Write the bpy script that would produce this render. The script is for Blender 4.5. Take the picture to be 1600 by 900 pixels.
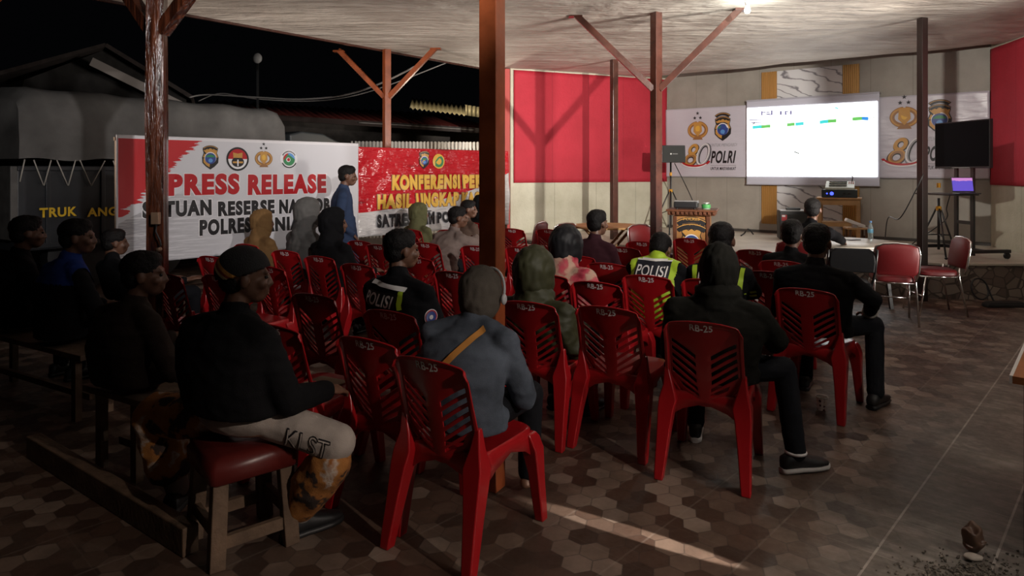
import bpy, bmesh, math, random
from math import sin, cos, pi, radians, sqrt, atan2
from mathutils import Vector, Matrix, noise
from mathutils.bvhtree import BVHTree

random.seed(7)
for o in list(bpy.data.objects):
    bpy.data.objects.remove(o, do_unlink=True)
SC = bpy.context.scene
COL = SC.collection

# ------------------------------------------------------------------ camera
F, HZ, CAMZ = 1060.0, 266.0, 1.6          # focal length in px, horizon row, eye height
cd = bpy.data.cameras.new('camera'); cam = bpy.data.objects.new('camera', cd); COL.objects.link(cam)
cam.location = (0, 0, CAMZ); cam.rotation_euler = (pi/2, 0, 0)
cd.sensor_width = 36; cd.lens = F/1600*36; cd.shift_y = -(450-HZ)/1600; cd.clip_end = 200
SC.camera = cam
SC.view_settings.view_transform = 'Standard'; SC.view_settings.look = 'None'
SC.view_settings.gamma = 1; SC.view_settings.exposure = 0.0
try: SC.view_settings.use_curve_mapping = False
except Exception: pass

# ------------------------------------------------------------------ world and lights
w = bpy.data.worlds.new('night'); SC.world = w; w.use_nodes = True
bg = w.node_tree.nodes['Background']; bg.inputs[0].default_value = (0.55, 0.6, 0.75, 1); bg.inputs[1].default_value = 0.0015

def light(name, typ, loc, energy, color=(1, 1, 1), aim=None, size=0.1, spot=None, blend=0.3):
    l = bpy.data.lights.new(name, typ); o = bpy.data.objects.new(name, l); COL.objects.link(o)
    o.location = loc; l.energy = energy; l.color = color
    if typ in ('SPOT', 'POINT'): l.shadow_soft_size = size
    if typ == 'SPOT': l.spot_size = radians(spot); l.spot_blend = blend
    if typ == 'AREA': l.size = size
    if aim is not None:
        o.rotation_euler = (Vector(aim)-Vector(loc)).to_track_quat('-Z', 'Y').to_euler()
    return o
SCREEN_E = 2.6
# a floodlight under the roof behind the viewer, shining on the stage
light('flood_stage', 'SPOT', (3.5, 1.0, 3.25), 3300, (1, .93, .84), (2.2, 12.6, 2.75), .05, 34, .25)
light('flood_corner', 'SPOT', (2.4, 5.0, 3.25), 600, (1, .93, .84), (7.1, 9.6, 2.5), .05, 44, .7)
# its twin turned to the banners and the truck
light('flood_banner', 'SPOT', (3.5, 1.0, 3.2), 620, (1, .95, .92), (-.9, 10.0, 2.1), .05, 34, .5)
light('flood_truck', 'SPOT', (1.0, .2, 3.2), 850, (1, .95, .92), (-3.6, 7.9, 2.3), .05, 34, .6)
light('fill_rows', 'SPOT', (3.5, 1.0, 3.22), 650, (1, .92, .86), (-1.2, 6.8, .85), .05, 40, .85)  # extra fill spot, added to brighten the middle rows
light('fill_omni', 'POINT', (3.5, 1.0, 3.3), 75, (1, .93, .86), None, .06)  # weak all-round fill, added to lift the audience
# lamp at the roof edge behind the viewer, on the near floor
light('lamp_floor', 'SPOT', (4.2, -1.4, 3.3), 520, (1, .84, .72), (.3, 2.2, 0), .04, 29, .35)
# bulb under the ceiling near the long brace
light('bulb_ceiling', 'POINT', (2.55, 7.35, 3.2), 14, (.97, 1, .92), None, .06)
# fill spot added beyond the right frame edge to brighten the ceiling
light('ceiling_fill', 'SPOT', (7.3, 3.7, .9), 3600, (1, .92, .84), (.3, 10.2, 3.45), .8, 52, 1.0)
# second added fill, unseen past the other edge, for the yard-side ceiling
light('ceiling_fill_yard', 'SPOT', (-6.5, 5.5, 1.2), 1300, (1, .86, .76), (-1.0, 9.7, 3.45), .6, 38, 1.0)
# slit of light falling along the floor from the side
light('door_slit', 'SPOT', (3.35, 1.16, .34), 7000, (1, .9, .8), (.55, 2.98, .0), .006, 1.9, .35)
# yard lamp behind the banners
light('yard_lamp', 'POINT', (-.41, 13.1, 1.75), 70, (1, .88, .72), None, .05)
light('shed_lamp', 'SPOT', (-1.6, 17.2, 3.55), 260, (1, .84, .55), (-1.8, 20.0, 3.35), .05, 110, .5)

# ------------------------------------------------------------------ pixel -> place
def at(px, py, Y): return Vector(((px-800)/F*Y, Y, CAMZ-(py-HZ)/F*Y))
def ground(px, py, z=0.0):
    Y = (CAMZ-z)*F/(py-HZ); return Vector(((px-800)/F*Y, Y, z))
def onplane(px, py, A, d):
    """(distance along the vertical plane from A in direction d, height) of the ray through a pixel"""
    r = (px-800)/F
    s = (r*A[1]-A[0])/(d[0]-r*d[1]); Y = A[1]+s*d[1]
    return s, CAMZ-(py-HZ)/F*Y

# ------------------------------------------------------------------ materials
MATS = {}
def newmat(name):
    m = bpy.data.materials.new(name); m.use_nodes = True
    nt = m.node_tree; return m, nt, nt.nodes['Principled BSDF']
def mat(name, col, rough=.6, metal=0, bump=0, bscale=60, var=0, vscale=6, emit=None, estr=0, spec=.5, coat=0, trans=0):
    if name in MATS: return MATS[name]
    m, nt, b = newmat(name)
    col = tuple(col)[:3]
    b.inputs['Base Color'].default_value = (*col, 1)
    b.inputs['Roughness'].default_value = rough; b.inputs['Metallic'].default_value = metal
    b.inputs['Specular IOR Level'].default_value = spec
    if coat: b.inputs['Coat Weight'].default_value = coat; b.inputs['Coat Roughness'].default_value = .12
    if trans: b.inputs['Transmission Weight'].default_value = trans
    tc = nt.nodes.new('ShaderNodeTexCoord')
    if var:
        n = nt.nodes.new('ShaderNodeTexNoise'); n.inputs['Scale'].default_value = vscale; n.inputs['Detail'].default_value = 5
        nt.links.new(tc.outputs['Object'], n.inputs['Vector'])
        r = nt.nodes.new('ShaderNodeValToRGB')
        r.color_ramp.elements[0].position = .3; r.color_ramp.elements[1].position = .72
        r.color_ramp.elements[0].color = (*[c*(1-var) for c in col], 1); r.color_ramp.elements[1].color = (*[min(1, c*(1+var)) for c in col], 1)
        nt.links.new(n.outputs['Fac'], r.inputs['Fac']); nt.links.new(r.outputs['Color'], b.inputs['Base Color'])
    if bump:
        n = nt.nodes.new('ShaderNodeTexNoise'); n.inputs['Scale'].default_value = bscale; n.inputs['Detail'].default_value = 4
        nt.links.new(tc.outputs['Object'], n.inputs['Vector'])
        bp = nt.nodes.new('ShaderNodeBump'); bp.inputs['Strength'].default_value = bump; bp.inputs['Distance'].default_value = .01
        nt.links.new(n.outputs['Fac'], bp.inputs['Height']); nt.links.new(bp.outputs['Normal'], b.inputs['Normal'])
    if emit: b.inputs['Emission Color'].default_value = (*emit, 1); b.inputs['Emission Strength'].default_value = estr
    MATS[name] = m; return m

class NT:
    """tiny helper for wiring node trees"""
    def __init__(s, m): s.m = m; s.t = m.node_tree; s.b = s.t.nodes['Principled BSDF']
    def n(s, typ, **kw):
        x = s.t.nodes.new(typ)
        for k, v in kw.items(): setattr(x, k, v)
        return x
    def l(s, a, b): s.t.links.new(a, b)
    def math(s, op, a, b=None, c=None):
        x = s.n('ShaderNodeMath', operation=op)
        for i, v in enumerate((a, b, c)):
            if v is None: continue
            if isinstance(v, (int, float)): x.inputs[i].default_value = v
            else: s.l(v, x.inputs[i])
        return x.outputs[0]
    def vm(s, op, a, b=None):
        x = s.n('ShaderNodeVectorMath', operation=op)
        for i, v in enumerate((a, b)):
            if v is None: continue
            if isinstance(v, (tuple, list, Vector)): x.inputs[i].default_value = tuple(v)
            else: s.l(v, x.inputs[i])
        return x
    def mix(s, fac, a, b):
        x = s.n('ShaderNodeMix', data_type='RGBA')
        if isinstance(fac, (int, float)): x.inputs[0].default_value = fac
        else: s.l(fac, x.inputs[0])
        for i, v in ((6, a), (7, b)):
            if isinstance(v, (tuple, list)): x.inputs[i].default_value = (*v[:3], 1)
            else: s.l(v, x.inputs[i])
        return x.outputs[2]
    def noise(s, vec, scale, detail=4, rough=.5):
        x = s.n('ShaderNodeTexNoise'); x.inputs['Scale'].default_value = scale; x.inputs['Detail'].default_value = detail; x.inputs['Roughness'].default_value = rough
        if vec is not None: s.l(vec, x.inputs['Vector'])
        return x.outputs['Fac']
    def ramp(s, fac, stops):
        x = s.n('ShaderNodeValToRGB'); e = x.color_ramp.elements
        while len(e) < len(stops): e.new(.5)
        for i, (p, c) in enumerate(stops): e[i].position = p; e[i].color = (*c[:3], 1)
        s.l(fac, x.inputs['Fac']); return x.outputs['Color']
    def bump(s, h, strength=.3, dist=.01):
        x = s.n('ShaderNodeBump'); x.inputs['Strength'].default_value = strength; x.inputs['Distance'].default_value = dist
        s.l(h, x.inputs['Height']); s.l(x.outputs['Normal'], s.b.inputs['Normal'])
    def mapped(s, rot=(0, 0, 0), scale=(1, 1, 1), loc=(0, 0, 0), out='Object'):
        tc = s.n('ShaderNodeTexCoord'); mp = s.n('ShaderNodeMapping')
        mp.inputs['Rotation'].default_value = rot; mp.inputs['Scale'].default_value = scale; mp.inputs['Location'].default_value = loc
        s.l(tc.outputs[out], mp.inputs['Vector']); return mp.outputs['Vector']

# ------------------------------------------------------------------ mesh helpers
def box(bm, c, s, M=None):
    r = bmesh.ops.create_cube(bm, size=1)
    T = Matrix.Translation(c) @ Matrix.Diagonal((*s, 1))
    if M is not None: T = M @ T
    bmesh.ops.transform(bm, matrix=T, verts=r['verts']); return r['verts']
def bar(bm, p0, p1, w, h=None, up=(0, 0, 1)):
    p0, p1 = Vector(p0), Vector(p1); h = h or w; d = p1-p0; L = d.length; z = d.normalized(); u = Vector(up)
    if abs(z.dot(u)) > .99: u = Vector((0, 1, 0))
    x = u.cross(z).normalized(); y = z.cross(x)
    M = Matrix((x, y, z)).transposed().to_4x4(); M.translation = (p0+p1)/2
    r = bmesh.ops.create_cube(bm, size=1)
    bmesh.ops.transform(bm, matrix=M @ Matrix.Diagonal((w, h, L, 1)), verts=r['verts'])
def tube(bm, pts, r, seg=10, closed=False, cap=True):
    pts = [Vector(p) for p in pts]; n = len(pts); rings = []
    rad = r if isinstance(r, (list, tuple)) else [r]*n
    ref = None
    for i, p in enumerate(pts):
        if closed: t = pts[(i+1) % n]-pts[i-1]
        else: t = pts[min(i+1, n-1)]-pts[max(i-1, 0)]
        t.normalize()
        if ref is None:
            ref = Vector((0, 0, 1)) if abs(t.z) < .9 else Vector((1, 0, 0))
        a = (ref-t*ref.dot(t)).normalized(); ref = a; b = t.cross(a)
        rings.append([bm.verts.new(p+(a*cos(2*pi*k/seg)+b*sin(2*pi*k/seg))*rad[i]) for k in range(seg)])
    m = n if closed else n-1
    for i in range(m):
        A, B = rings[i], rings[(i+1) % n]
        for k in range(seg):
            bm.faces.new((A[k], A[(k+1) % seg], B[(k+1) % seg], B[k]))
    if cap and not closed:
        bm.faces.new(rings[0][::-1]); bm.faces.new(rings[-1])
def loft(bm, rings, cap=True):
    R = [[bm.verts.new(p) for p in r] for r in rings]; k = len(R[0])
    for A, B in zip(R, R[1:]):
        for i in range(k): bm.faces.new((A[i], A[(i+1) % k], B[(i+1) % k], B[i]))
    if cap: bm.faces.new(R[0][::-1]); bm.faces.new(R[-1])
def lathe(bm, prof, c=(0, 0, 0), seg=32):
    rings = [[(c[0]+r*cos(2*pi*k/seg), c[1]+r*sin(2*pi*k/seg), c[2]+z) for k in range(seg)] for r, z in prof]
    loft(bm, rings)
def cap_seg(bm, p0, r0, p1, r1, seg=12):
    """tapered capsule"""
    p0, p1 = Vector(p0), Vector(p1); d = p1-p0; L = max(d.length, 1e-4); t = d/L
    pts, rr = [], []
    for a in (-80, -55, -28, 0): pts.append(p0+t*r0*sin(radians(a))); rr.append(r0*cos(radians(a)))
    for a in (0, 28, 55, 80): pts.append(p1+t*r1*sin(radians(a))); rr.append(r1*cos(radians(a)))
    tube(bm, pts, rr, seg)
def ell(bm, c, r, M=None, sub=3):
    v = bmesh.ops.create_icosphere(bm, subdivisions=sub, radius=1)['verts']
    T = Matrix.Translation(c) @ Matrix.Diagonal((*r, 1))
    if M is not None: T = M @ T
    bmesh.ops.transform(bm, matrix=T, verts=v)
def grid(bm, nx, ny, f, keep=None):
    V = [[bm.verts.new(f(i/nx, j/ny)) for i in range(nx+1)] for j in range(ny+1)]
    for j in range(ny):
        for i in range(nx):
            if keep and not keep(i, j): continue
            bm.faces.new((V[j][i], V[j][i+1], V[j+1][i+1], V[j+1][i]))
    return V
def prism(bm, poly, z0, z1):
    A = [bm.verts.new((p[0], p[1], z0)) for p in poly]; B = [bm.verts.new((p[0], p[1], z1)) for p in poly]; n = len(poly)
    for i in range(n): bm.faces.new((A[i], A[(i+1) % n], B[(i+1) % n], B[i]))
    bm.faces.new(A[::-1]); bm.faces.new(B)
def finish(bm):
    bmesh.ops.recalc_face_normals(bm, faces=bm.faces); return bm
def link(name, me, m=None, parent=None, smooth=None, bevel=0, solid=0, kind=None):
    o = bpy.data.objects.new(name, me); COL.objects.link(o)
    if m is not None:
        for x in (m if isinstance(m, (list, tuple)) else [m]): me.materials.append(x)
    if parent is not None: o.parent = parent
    if smooth is not None:
        for p in me.polygons: p.use_smooth = True
        if smooth < 180:
            try: me.set_sharp_from_angle(angle=radians(smooth))
            except Exception: pass
    if solid:
        s = o.modifiers.new('solidify', 'SOLIDIFY'); s.thickness = solid; s.offset = 0
    if bevel:
        b = o.modifiers.new('bevel', 'BEVEL'); b.width = bevel; b.segments = 2; b.limit_method = 'ANGLE'; b.angle_limit = radians(35)
    if kind: o['kind'] = kind
    return o
def obj(name, bm, m=None, parent=None, smooth=None, bevel=0, solid=0, kind=None, norm=True):
    if norm: bmesh.ops.recalc_face_normals(bm, faces=bm.faces)
    me = bpy.data.meshes.new(name); bm.to_mesh(me); bm.free()
    return link(name, me, m, parent, smooth, bevel, solid, kind)
def NB(): return bmesh.new()
def thing(name, label, cat, loc=(0, 0, 0), yaw=0, group=None):
    o = bpy.data.objects.new(name, None); COL.objects.link(o); o.empty_display_size = .1
    o.location = loc; o.rotation_euler = (0, 0, -radians(yaw))
    return tag(o, label, cat, group)
def tag(o, label, cat, group=None):
    o['label'] = label; o['category'] = cat
    if group: o['group'] = group
    return o
def copy_tree(o, parent=None):
    c = o.copy(); COL.objects.link(c)
    if parent is not None: c.parent = parent
    for ch in list(o.children): copy_tree(ch, c)
    return c
def place(o, loc, yaw, label, group=None):
    o.location = loc; o.rotation_euler = (0, 0, -radians(yaw)); o['label'] = label
    if group: o['group'] = group
    return o
DG = bpy.context.evaluated_depsgraph_get
def evaluated(o):
    bpy.context.view_layer.update(); dg = DG(); e = o.evaluated_get(dg)
    return bpy.data.meshes.new_from_object(e, depsgraph=dg)
def remesh(bm, voxel, smooth_it=4, fac=.5):
    bmesh.ops.recalc_face_normals(bm, faces=bm.faces)
    me = bpy.data.meshes.new('tmp'); bm.to_mesh(me); bm.free()
    o = bpy.data.objects.new('tmp', me); COL.objects.link(o)
    r = o.modifiers.new('r', 'REMESH'); r.mode = 'VOXEL'; r.voxel_size = voxel
    if smooth_it: s = o.modifiers.new('s', 'SMOOTH'); s.iterations = smooth_it; s.factor = fac
    out = evaluated(o); bpy.data.objects.remove(o, do_unlink=True); bpy.data.meshes.remove(me)
    return out
def wrinkle(me, amp, freq, aniso=(1, 1, 1), seed=0, fine=.35):
    S = Vector((seed*3.1, seed*1.7, seed*.9))
    co = [v.co.copy() for v in me.vertices]; no = [v.normal.copy() for v in me.vertices]
    for v, c, n in zip(me.vertices, co, no):
        q = Vector((c.x*aniso[0], c.y*aniso[1], c.z*aniso[2]))*freq+S
        h = noise.noise(q); h = (1-abs(h))**2*.9-.5 + fine*noise.noise(q*2.7)
        v.co = c+n*amp*h
_TC = {}
def text_mesh(s, bold=0.0, shear=0.0):
    """flat text mesh, in XY, bounding box normalised to 1 x 1 from the origin"""
    k = (s, bold, shear)
    if k not in _TC:
        c = bpy.data.curves.new('t', 'FONT'); c.body = s; c.offset = bold; c.resolution_u = 4; c.fill_mode = 'FRONT'; c.space_character = 1+bold*3.0; c.shear = shear
        o = bpy.data.objects.new('t', c); COL.objects.link(o)
        me = evaluated(o); bpy.data.objects.remove(o, do_unlink=True); bpy.data.curves.remove(c)
        xs = [v.co.x for v in me.vertices]; ys = [v.co.y for v in me.vertices]
        x0, x1, y0, y1 = min(xs), max(xs), min(ys), max(ys)
        for v in me.vertices: v.co = ((v.co.x-x0)/(x1-x0), (v.co.y-y0)/(y1-y0), 0)
        _TC[k] = me
    return _TC[k]
def lettering(name, s, x0, z0, x1, z1, m, parent, y=0., bold=.02, fn=None, shear=0.0, slope=0):
    """text filling the box x0..x1, z0..z1 of a thing's local XZ plane, read from -Y"""
    me = text_mesh(s, bold, shear).copy()
    for v in me.vertices:
        x = x0+v.co.x*(x1-x0); z = z0+v.co.y*(z1-z0)+slope*(x-x0); v.co = (x, y+(fn(x, z) if fn else 0), z)
    return link(name, me, m, parent)
class Flat:
    """layered flat shapes on a local XZ plane seen from -Y"""
    def __init__(s, fn=None, y=0): s.bm = bmesh.new(); s.m = []; s.fn = fn; s.y = y; s.k = 0
    def poly(s, pts, m):
        if m not in s.m: s.m.append(m)
        s.k += 1; y = s.y-.0006*s.k
        f = s.bm.faces.new([s.bm.verts.new((x, y+(s.fn(x, z) if s.fn else 0), z)) for x, z in pts]); f.material_index = s.m.index(m)
    def disc(s, cx, cz, rx, rz, m, a0=0, a1=360, n=28):
        pts = [(cx+rx*cos(radians(a0+(a1-a0)*i/n)), cz+rz*sin(radians(a0+(a1-a0)*i/n))) for i in range(n if a1-a0 >= 360 else n+1)]
        s.poly(pts, m)
    def arc(s, cx, cz, rx, rz, t, a0, a1, m, n=20):
        A = [radians(a0+(a1-a0)*i/n) for i in range(n+1)]
        s.poly([(cx+rx*cos(a), cz+rz*sin(a)) for a in A]+[(cx+(rx-t)*cos(a), cz+(rz-t)*sin(a)) for a in A[::-1]], m)
    def star(s, cx, cz, r, m):
        s.poly([(cx+(r if i % 2 == 0 else r*.42)*sin(pi*i/5), cz+(r if i % 2 == 0 else r*.42)*cos(pi*i/5)) for i in range(10)], m)
    def rect(s, x0, z0, x1, z1, m): s.poly([(x0, z0), (x1, z0), (x1, z1), (x0, z1)], m)
    def build(s, name, parent):
        bm = s.bm
        for f in bm.faces: f.normal_update()
        for f in bm.faces:
            if f.normal.y > 0: f.normal_flip()
        bmesh.ops.triangulate(bm, faces=bm.faces)
        me = bpy.data.meshes.new(name); bm.to_mesh(me); bm.free(); return link(name, me, s.m, parent)

# ------------------------------------------------------------------ common materials
BROWN = mat('post_paint', (.27, .066, .022), .32, var=.25, vscale=9, bump=.12, bscale=35, coat=.12)
DKBROWN = mat('dark_post_paint', (.062, .020, .013), .25, var=.3, vscale=8, bump=.1, bscale=30, coat=.4)
BLACK = mat('black_plastic', (.012, .012, .013), .45)
BLKMETAL = mat('black_metal', (.014, .014, .015), .35, spec=.6)
CHROME = mat('chrome', (.75, .74, .72), .18, 1)
WHITE = mat('white_plastic', (.78, .78, .76), .4)
WOOD = mat('pale_wood', (.42, .24, .10), .45, var=.25, vscale=5, bump=.1, bscale=40)
OLDWOOD = mat('worn_wood', (.12, .075, .047), .7, var=.4, vscale=10, bump=.35, bscale=50)
REDCH = mat('red_chair_plastic', (.36, .008, .012), .3, bump=.03, bscale=120, coat=.25)
PRINTW = mat('white_marking', (.85, .83, .82), .5)
P_BLACK = mat('print_black', (.012, .011, .013), .45); P_RED = mat('print_red', (.42, .008, .014), .42)
P_GOLD = mat('print_gold', (.52, .27, .06), .45); P_YEL = mat('print_yellow', (.72, .42, .06), .42)
P_BLUE = mat('print_blue', (.03, .06, .26), .45); P_GRN = mat('print_green', (.03, .22, .08), .45)
P_WHITE = mat('print_white', (.75, .74, .76), .45); P_GREY = mat('print_grey', (.33, .33, .36), .45)
P_SKY = mat('print_sky', (.10, .28, .60), .45); P_BRZ = mat('print_bronze', (.30, .14, .05), .42)

# floor: ceramic tiles, hexagon print, grout grid along the room
def floor_mat():
    m, nt, b = newmat('floor_tiles'); T = NT(m)
    tc = T.n('ShaderNodeTexCoord'); P = tc.outputs['Object']
    mp = T.n('ShaderNodeMapping'); mp.vector_type = 'POINT'; T.l(P, mp.inputs['Vector'])
    ang = atan2(.731, .683)
    mp.inputs['Rotation'].default_value = (0, 0, -ang)          # x along the room, y across
    Q = mp.outputs['Vector']
    S = (1/.122, 1/.122, 1)
    q = T.vm('MULTIPLY', Q, S).outputs[0]
    q = T.vm('MULTIPLY', q, (1, 1, 0)).outputs[0]
    R = (1.0, 1.7320508, 1.0); H = (.5, .8660254, .5)
    def wrap(v): return T.vm('SUBTRACT', T.vm('SUBTRACT', v, T.vm('MULTIPLY', T.vm('FLOOR', T.vm('DIVIDE', v, R).outputs[0]).outputs[0], R).outputs[0]).outputs[0], H).outputs[0]
    A = wrap(q); B = wrap(T.vm('SUBTRACT', q, H).outputs[0])
    flat = lambda v: T.vm('MULTIPLY', v, (1, 1, 0)).outputs[0]
    A, B = flat(A), flat(B)
    la = T.vm('DOT_PRODUCT', A, A).outputs['Value']; lb = T.vm('DOT_PRODUCT', B, B).outputs['Value']
    sel = T.math('LESS_THAN', la, lb)
    mv = T.n('ShaderNodeMix', data_type='VECTOR'); T.l(sel, mv.inputs[0]); T.l(B, mv.inputs[4]); T.l(A, mv.inputs[5]); gv = mv.outputs[1]
    idv = T.vm('SUBTRACT', q, gv).outputs[0]
    wn = T.n('ShaderNodeTexWhiteNoise'); wn.noise_dimensions = '3D'; T.l(T.vm('SNAP', T.vm('ADD', idv, (.013, .017, 0)).outputs[0], (.05, .05, .05)).outputs[0], wn.inputs['Vector'])
    ab = T.vm('ABSOLUTE', gv).outputs[0]
    hd = T.math('MAXIMUM', T.vm('DOT_PRODUCT', ab, (.5, .8660254, 0)).outputs['Value'], T.vm('DOT_PRODUCT', ab, (1, 0, 0)).outputs['Value'])
    edge = T.math('GREATER_THAN', hd, .475)
    big = T.noise(P, 1.6, 6, .6); fine = T.noise(P, 22, 5, .65)
    hexc = T.ramp(wn.outputs['Value'], [(0, (.045, .024, .016)), (.4, (.09, .05, .034)), (.75, (.17, .115, .085)), (1, (.29, .22, .175))])
    hexc = T.mix(T.math('MULTIPLY', edge, .6), hexc, (.045, .03, .024))
    stk = T.noise(T.vm('MULTIPLY', T.vm('ADD', Q, (0, 0, 0)).outputs[0], (5.5, 1.3, 1)).outputs[0], 2.2, 8, .72)
    plain = T.ramp(T.math('ADD', T.math('MULTIPLY', T.noise(P, 4.5, 8, .7), .45), T.math('MULTIPLY', stk, .55)), [(.34, (.05, .043, .036)), (.5, (.15, .132, .11)), (.66, (.36, .325, .28))])
    sx = T.n('ShaderNodeSeparateXYZ'); T.l(Q, sx.inputs[0])
    # hexagon print on the older tiles, plain worn tiles to the side (across < -.83)
    side = T.n('ShaderNodeMapRange'); T.l(T.math('ADD', sx.outputs[1], T.math('MULTIPLY', T.math('SUBTRACT', big, .5), .6)), side.inputs[0])
    side.inputs[1].default_value = .72; side.inputs[2].default_value = 1.22; side.inputs[3].default_value = .06; side.inputs[4].default_value = 1
    c = T.mix(side.outputs[0], plain, hexc)
    c = T.mix(T.math('MULTIPLY', T.ramp(T.noise(P, 2.3, 7, .65), [(.42, (0, 0, 0)), (.62, (1, 1, 1))]), .5), c, (.05, .036, .028))
    fr = lambda v, o: T.math('ABSOLUTE', T.math('SUBTRACT', T.math('FRACT', T.math('DIVIDE', T.math('ADD', v, o), .3765)), .5))
    gy = T.math('LESS_THAN', fr(sx.outputs[1], .3765*.5-.452), .0125)
    gx = T.math('LESS_THAN', fr(sx.outputs[0], .1), .008)
    g = T.math('MAXIMUM', gy, T.math('MULTIPLY', gx, .35))
    keep = T.math('SUBTRACT', 1.0, T.math('MULTIPLY', side.outputs[0], .86))
    c = T.mix(T.math('MULTIPLY', T.math('MULTIPLY', g, keep), T.math('MULTIPLY', T.noise(P, 9, 3), 1.1)), c, (.55, .50, .44))
    T.l(c, b.inputs['Base Color'])
    rg = T.n('ShaderNodeMapRange'); T.l(fine, rg.inputs[0]); rg.inputs[1].default_value = .3; rg.inputs[2].default_value = .7; rg.inputs[3].default_value = .34; rg.inputs[4].default_value = .62
    T.l(rg.outputs[0], b.inputs['Roughness'])
    T.bump(T.math('ADD', T.math('MULTIPLY', fine, .5), T.math('MULTIPLY', g, -.4)), .25, .006)
    return m
bm = NB(); grid(bm, 2, 2, lambda u, v: (-16+32*u, -6+34*v, 0))
obj('floor', bm, floor_mat(), kind='structure')

# ceiling: painted sheets with creases
def ceil_mat():
    m, nt, b = newmat('ceiling_sheet'); T = NT(m)
    P = T.mapped(scale=(1, 1, 1)); n1 = T.noise(P, 1.2, 6, .6)
    st = T.mapped(rot=(0, 0, .35), scale=(.55, 2.4, 1)); n2 = T.noise(st, 1.5, 6, .62)
    c = T.ramp(T.math('ADD', T.math('MULTIPLY', n1, .6), T.math('MULTIPLY', n2, .4)), [(.3, (.36, .31, .27)), (.5, (.56, .51, .45)), (.7, (.70, .66, .60))])
    T.l(c, b.inputs['Base Color']); b.inputs['Roughness'].default_value = .55
    T.bump(T.math('ADD', n2, T.math('MULTIPLY', T.noise(P, 6, 4), .2)), .9, .14)
    return m
CZ = 3.45
E0 = Vector((-.58, 12.2)); ea = Vector((.617, .787)); eb = Vector((.787, -.617))
def ceil_pt(u, v):
    p = E0+ea*(-15+18*u)+eb*(12*v)
    edge = min(1, 12*v/.5)
    return (p.x, p.y, CZ+.022*edge*noise.noise((p.x*1.1, p.y*1.1, .3))+.012*edge*noise.noise((p.x*3.3+p.y, p.y*2.1, 1.3)))
bm = NB(); grid(bm, 150, 110, ceil_pt)
obj('ceiling', bm, ceil_mat(), smooth=180, kind='structure')
bm = NB(); a = E0-ea*15; c_ = E0+ea*.75
bar(bm, (a.x-.02, a.y+.015, CZ+.02), (c_.x-.02, c_.y+.015, CZ+.02), .04, .09)
obj('trim_1', bm, DKBROWN, kind='structure')

# stage walls
W0 = Vector((-.03, 12.36)); C1 = Vector((3.15, 13.75)); C2 = Vector((7.27, 10.30)); W3 = Vector((6.45, 6.65))
def wall_mat(name, c0, c1, rough=.7, scale=2.0, seam=None, bumpy=.15):
    m, nt, b = newmat(name); T = NT(m); P = T.mapped()
    n1 = T.noise(P, scale, 7, .6)
    c = T.ramp(n1, [(.3, c0), (.7, c1)])
    if seam:
        sx = T.n('ShaderNodeSeparateXYZ'); T.l(P, sx.inputs[0])
        g = T.math('LESS_THAN', T.math('FRACT', T.math('DIVIDE', sx.outputs[0], seam)), .012)
        c = T.mix(T.math('MULTIPLY', g, .55), c, tuple(x*.45 for x in c0))
    T.l(c, b.inputs['Base Color']); b.inputs['Roughness'].default_value = rough
    T.bump(T.math('ADD', T.noise(P, 30, 4), T.math('MULTIPLY', T.noise(T.mapped(scale=(3, 3, .6)), 1.6, 4), 1.5)), bumpy, .02)
    return m
def wall(name, A, B, z0, z1, m, off=0, th=.06):
    """a slab standing on the line A-B, its face towards the room (-Y of its own frame)"""
    d = B-A; L = d.length
    bm = NB(); box(bm, (L/2, th/2-off, (z0+z1)/2), (L, th, z1-z0))
    o = obj(name, bm, m, kind='structure'); o.location = (A.x, A.y, 0); o.rotation_euler = (0, 0, atan2(d.y, d.x)); return o
CREAM = wall_mat('cream_sheet', (.42, .40, .30), (.60, .58, .47), .7, 1.6, .9, .3)
REDW = wall_mat('red_cloth', (.36, .011, .026), (.46, .019, .040), .75, 1.3, .78, .3)
GREYW = wall_mat('grey_panel', (.27, .25, .215), (.36, .335, .295), .6, 2.2, .62, .08)
wall('wall_left', W0, C1, 0, 3.6, CREAM)
wall('wall_back', C1, C2, 0, 3.6, GREYW)
wall('wall_right', C2, W3, 0, 3.6, CREAM)
def cloth_on(name, A, B, z0, z1, m, label):
    d = B-A; L = d.length; bm = NB()
    f = lambda u, v: (L*u, -.012-.006*(1+noise.noise((u*L*1.7, v*3, 2)))-.004*sin(u*L*9), z0+(z1-z0)*v)
    grid(bm, 60, 24, f); o = obj(name, bm, m, smooth=180, solid=.004)
    o.location = (A.x, A.y, 0); o.rotation_euler = (0, 0, atan2(d.y, d.x)); tag(o, label, 'cloth'); return o
dL = (C1-W0).normalized(); dR = (W3-C2).normalized(); dB = (C2-C1).normalized()
cloth_on('wall_cloth', W0+dL*.06, C1-dL*.02, 1.37, 3.43, REDW, 'wide red cloth covering the upper wall between the stage corner and the yard')
cloth_on('wall_cloth', C2+dR*.02, W3, 1.38, 3.43, REDW, 'red cloth on the slanting wall behind the television')
# end post of the wall
bm = NB(); bar(bm, (W0.x-.06, W0.y-.02, 0), (W0.x-.06, W0.y-.02, 3.44), .10, .10)
o = obj('trim_2', bm, mat('red_paint_post', (.45, .06, .05), .5), bevel=.006, kind='structure')
bm = NB(); bar(bm, (W0.x-.15, W0.y+.02, 0), (W0.x-.15, W0.y+.02, 1.45), .045, .045)
tag(obj('white_pole', bm, WHITE, bevel=.01), 'short white pole standing at the free end of the cream wall', 'pole')
# base line of the back wall
o = wall('baseboard_back', C1, C2, .45, .50, mat('dark_base', (.05, .045, .04), .6), .012, .03)

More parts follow.
